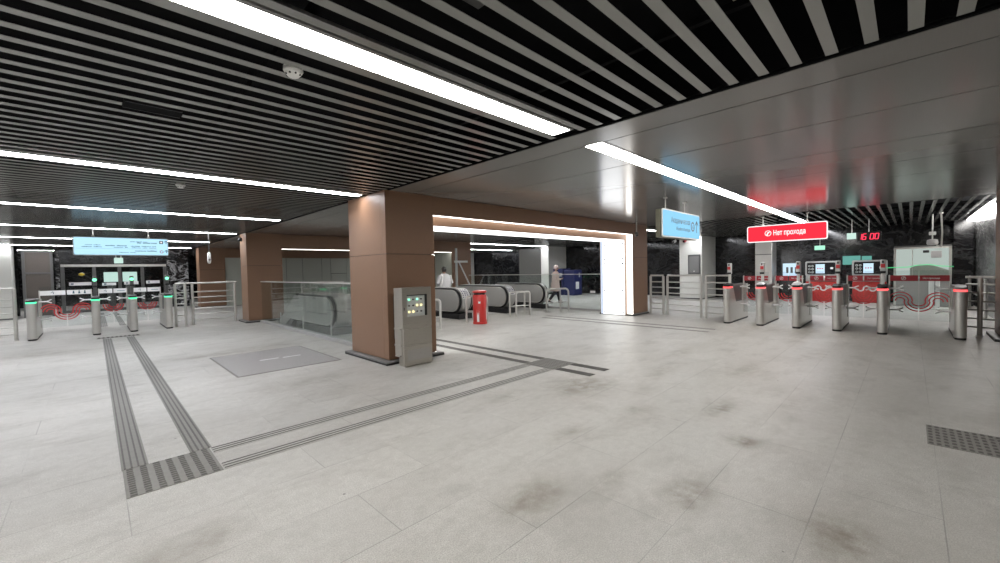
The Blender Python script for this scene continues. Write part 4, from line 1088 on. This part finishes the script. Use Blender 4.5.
# ------------------------------------------------------------------ people
def skin_object(name, verts, edges, radii, mat, parent, root=0, sub=2):
    me = bpy.data.meshes.new(name); o0 = ORG[parent.name]
    me.from_pydata([tuple(Vector(v)) for v in verts], edges, []); me.update()
    o = bpy.data.objects.new(name, me); COL.objects.link(o)
    md = o.modifiers.new('skin', 'SKIN'); md.use_smooth_shade = True
    if not me.skin_vertices: me.skin_vertices.new()
    for i, r in enumerate(radii):
        rr = r if isinstance(r, tuple) else (r, r)
        me.skin_vertices[0].data[i].radius = rr
        me.skin_vertices[0].data[i].use_root = (i == root)
    s = o.modifiers.new('sub', 'SUBSURF'); s.levels = sub; s.render_levels = sub
    dg = bpy.context.evaluated_depsgraph_get(); dg.update()
    nm = bpy.data.meshes.new_from_object(o.evaluated_get(dg))
    bpy.data.objects.remove(o); bpy.data.meshes.remove(me)
    nm.name = name; nm.materials.clear(); nm.materials.append(MAT[mat])
    nm.polygons.foreach_set('use_smooth', [True]*len(nm.polygons))
    ob = bpy.data.objects.new(name, nm); COL.objects.link(ob); ob.parent = parent
    ORG[ob.name] = o0
    return ob
class Sk:
    def __init__(s): s.v = []; s.e = []; s.r = []
    def chain(s, start, pts):
        """pts: (x, y, z, radius); returns index of the last"""
        prev = start
        for p in pts:
            s.v.append(p[:3]); s.r.append(p[3]); i = len(s.v)-1
            if prev is not None: s.e.append((prev, i))
            prev = i
        return prev
    def hand(s, wrist, d, side, n):
        """wrist index; d forward, side thumb side, n palm normal - five curled fingers"""
        w_ = Vector(s.v[wrist]); d, side, n = Vector(d).normalized(), Vector(side).normalized(), Vector(n).normalized()
        palm = s.chain(wrist, [(*(w_+d*.045), .026)])
        kn = s.chain(palm, [(*(w_+d*.085), .028)])
        for k, (off, L) in enumerate(((.03, .07), (.010, .08), (-.010, .074), (-.03, .058))):
            b0 = w_+d*.095+side*off
            s.chain(kn, [(*(b0), .010), (*(b0+d*L*.5+n*L*.12), .0085), (*(b0+d*L*.78+n*L*.5), .0075)])
        b0 = w_+d*.035+side*.03
        s.chain(palm, [(*(b0+side*.012), .012), (*(b0+side*.03+d*.035), .010), (*(b0+side*.032+d*.062+n*.02), .0085)])
def person(loc, rot, label, pose):
    t = thing('person', label, 'person', (0,0,0))
    pose(t)
    t.location = loc; t.rotation_euler = (0, 0, rot); return t
def head_parts(t, hx, hz, hairmat, hat=False, hy=0., hair_long=False):
    """head centred at (hx, hy, hz), facing +x; face features, ears and hair as children"""
    b = MB(); b.tube([(hx+.085, hy, hz+.01), (hx+.115, hy, hz-.02)], [.010, .016], 8); b.build('nose', 'skin', t)
    for s in (-1, 1):
        MB().lathe(hx+.082, hy+s*.032, [(.002, hz+.006), (.011, hz+.012), (.011, hz+.02), (.002, hz+.026)], 8).build('eye', 'black', t)
        MB().tube([(hx-.005, hy+s*.072, hz-.03), (hx-.01, hy+s*.084, hz), (hx-.005, hy+s*.076, hz+.025)], [.008, .014, .010], 8).build('ear', 'skin', t)
    MB().tube([(hx+.084, hy-.022, hz-.058), (hx+.092, hy, hz-.058), (hx+.084, hy+.022, hz-.058)], [.004, .008, .004], 8).build('mouth', 'redband', t)
    vs = []; fs = []; n = 20; m = 9
    for j in range(m+1):
        a = (PI*.62)*j/m
        for k in range(n):
            ph = 2*PI*k/n; r = math.sin(a)
            x = math.cos(ph)*r*.108-.012; y = math.sin(ph)*r*.088; z = math.cos(a)*.125+.015
            if math.cos(ph) > .1 and z < .065: z = .065+(z-.065)*.12; 
            if z < .0 and hair_long: z *= 2.0
            vs.append((hx+x, hy+y, hz+z))
    for j in range(m):
        for k in range(n): fs.append((j*n+k, j*n+(k+1) % n, (j+1)*n+(k+1) % n, (j+1)*n+k))
    MB().add(vs, fs).build('hat' if hat else 'hair', hairmat, t)
def body(leg_l, leg_r, arm_l, arm_r, lean=0., H=1.0):
    k = Sk()
    def q(x, y, z, r): return (x+lean*max(0, z-.9), y, z, r)
    pel = k.chain(None, [q(0, 0, .88, (.13, .10))])
    chest = k.chain(pel, [q(0, 0, 1.02, (.12, .09)), q(0, 0, 1.16, (.125, .095)), q(0, 0, 1.28, (.14, .095))])
    neck = k.chain(chest, [q(.0, 0, 1.36, .055), q(.012, 0, 1.41, .048)])
    k.chain(neck, [q(.02, 0, 1.46, .07), q(.025, 0, 1.52, .083), q(.02, 0, 1.575, .07)])
    for leg, s in ((leg_l, 1), (leg_r, -1)):
        hip = k.chain(pel, [(0, s*.085, .80, .085)])
        k.chain(hip, leg)
    for arm, s in ((arm_l, 1), (arm_r, -1)):
        sh = k.chain(chest, [q(0, s*.165, 1.29, .055)])
        wr = k.chain(sh, arm[:-1])
        d = arm[-1]
        k.hand(wr, d, (d[2]*.5+.6, 0, .4) if abs(d[2]) < .8 else (1, 0, 0), (0, -s, 0))
    return k
def coat_mb(rings, arms, n=24):
    b = MB(); vs = []; fs = []
    for (cx, cy, z, rx, ry) in rings:
        vs += [(cx+rx*math.cos(2*PI*i/n), cy+ry*math.sin(2*PI*i/n), z) for i in range(n)]
    for j in range(len(rings)-1):
        for i in range(n): fs.append((j*n+i, j*n+(i+1) % n, (j+1)*n+(i+1) % n, (j+1)*n+i))
    b.add(vs, fs)
    for a in arms: b.tube([p[:3] for p in a], [p[3] for p in a], 12)
    return b
def woman(t):
    s = 1
    ll = [(.14, .09, .46, .058), (.20, .09, .12, .040), (.29, .09, .05, .035)]
    lr = [(-.06, -.09, .46, .058), (-.30, -.09, .16, .040), (-.30, -.09, .06, .035)]
    al = [(-.04, .22, 1.05, .042), (.10, .22, .92, .032), (.5, 0, .1)]
    ar = [(-.02, -.22, 1.06, .042), (.19, -.18, 1.04, .032), (.7, .3, .25)]
    k = body(ll, lr, al, ar, .06)
    skin_object('body', k.v, k.e, k.r, 'skin', t)
    sx = .045
    coat_mb([(sx, 0, 1.385, .06, .075), (.03, 0, 1.355, .105, .16), (.025, 0, 1.28, .14, .20), (.02, 0, 1.12, .155, .195), (.01, 0, .95, .16, .195), (0, 0, .78, .185, .215), (.0, 0, .55, .215, .23), (0, 0, .52, .205, .22)],
            [[(.02, .17, 1.31, .075), (-.03, .235, 1.06, .062), (.09, .225, .93, .05)], [(.02, -.17, 1.31, .075), (-.01, -.235, 1.07, .062), (.17, -.19, 1.045, .05)]]).build('coat', 'pinkcloth', t)
    b = MB(); b.tube([(.04, .088, .70, .0)[:3], (.14, .09, .46), (.20, .09, .12)], [.085, .072, .055], 12); b.tube([(-.02, -.088, .70), (-.06, -.09, .46), (-.29, -.09, .17)], [.085, .072, .055], 12)
    b.build('trousers', 'darkcloth', t)
    b = MB(); b.tube([(.15, .09, .05), (.24, .09, .045), (.36, .09, .03)], [.045, .048, .03], 12); b.build('shoe', 'black', t)
    b = MB(); b.tube([(-.34, -.09, .10), (-.26, -.09, .06), (-.16, -.09, .03)], [.045, .048, .03], 12); b.build('shoe', 'black', t)
    head_parts(t, .062, 1.52, 'pinkcloth', True)
    MB().tube([(.085, -.055, 1.42), (.10, 0, 1.40), (.085, .055, 1.42)], [.03, .04, .03], 10).build('scarf', 'darkcloth', t)
person((14.3, 10.95, 0), math.radians(-35), 'person walking in a pale pink coat and hat behind the far balustrade', woman)
def rider(t):
    ll = [(.02, .09, .46, .058), (-.01, .09, .10, .042), (.09, .09, .05, .035)]
    lr = [(.02, -.09, .46, .058), (-.01, -.09, .10, .042), (.09, -.09, .05, .035)]
    al = [(.02, .25, 1.05, .042), (.15, .20, .95, .032), (.8, -.3, .1)]
    ar = [(.02, -.25, 1.05, .042), (.15, -.20, .95, .032), (.8, .3, .1)]
    k = body(ll, lr, al, ar, .08)
    skin_object('body', k.v, k.e, k.r, 'skin', t)
    coat_mb([(.055, 0, 1.40, .06, .07), (.03, 0, 1.36, .11, .17), (.02, 0, 1.28, .145, .225), (.01, 0, 1.10, .16, .23), (.0, 0, .92, .165, .225), (0, 0, .76, .18, .22), (0, 0, .73, .17, .21)],
            [[(.02, .185, 1.32, .085), (.0, .27, 1.06, .075), (.13, .215, .96, .055)], [(.02, -.185, 1.32, .085), (.0, -.27, 1.06, .075), (.13, -.215, .96, .055)]]).build('jacket', 'greycloth', t)
    MB().tube([(.06, .10, 1.39), (-.12, .14, 1.28), (-.165, .19, 1.12), (-.15, .235, .94)], [.018, .022, .022, .02], 8).build('bag_strap', 'white', t)
    b = MB()
    for s in (-1, 1): b.tube([(0, s*.088, .80), (.02, s*.09, .46), (-.01, s*.09, .09)], [.10, .075, .06], 12)
    b.build('trousers', 'darkcloth', t)
    for s in (-1, 1): MB().tube([(-.05, s*.09, .05), (.04, s*.09, .045), (.16, s*.09, .03)], [.045, .048, .03], 12).build('shoe', 'black', t)
    head_parts(t, .068, 1.52, 'hair', False, 0., True)
person((9.14, 12.06, 0.012), math.radians(80), 'person with dark hair in a light grey jacket seen from behind at the escalators', rider)

# ------------------------------------------------------------------ colour management
vs = SC.view_settings
SC.display_settings.display_device = 'sRGB'
vs.view_transform = 'Standard'; vs.look = 'None'; vs.exposure = 0.3; vs.gamma = 1.0; vs.use_curve_mapping = False
SC.cycles.use_denoising = True
SC.cycles.max_bounces = 8; SC.cycles.diffuse_bounces = 4; SC.cycles.glossy_bounces = 4; SC.cycles.transparent_max_bounces = 24
SC.cycles.sample_clamp_indirect = 6.0
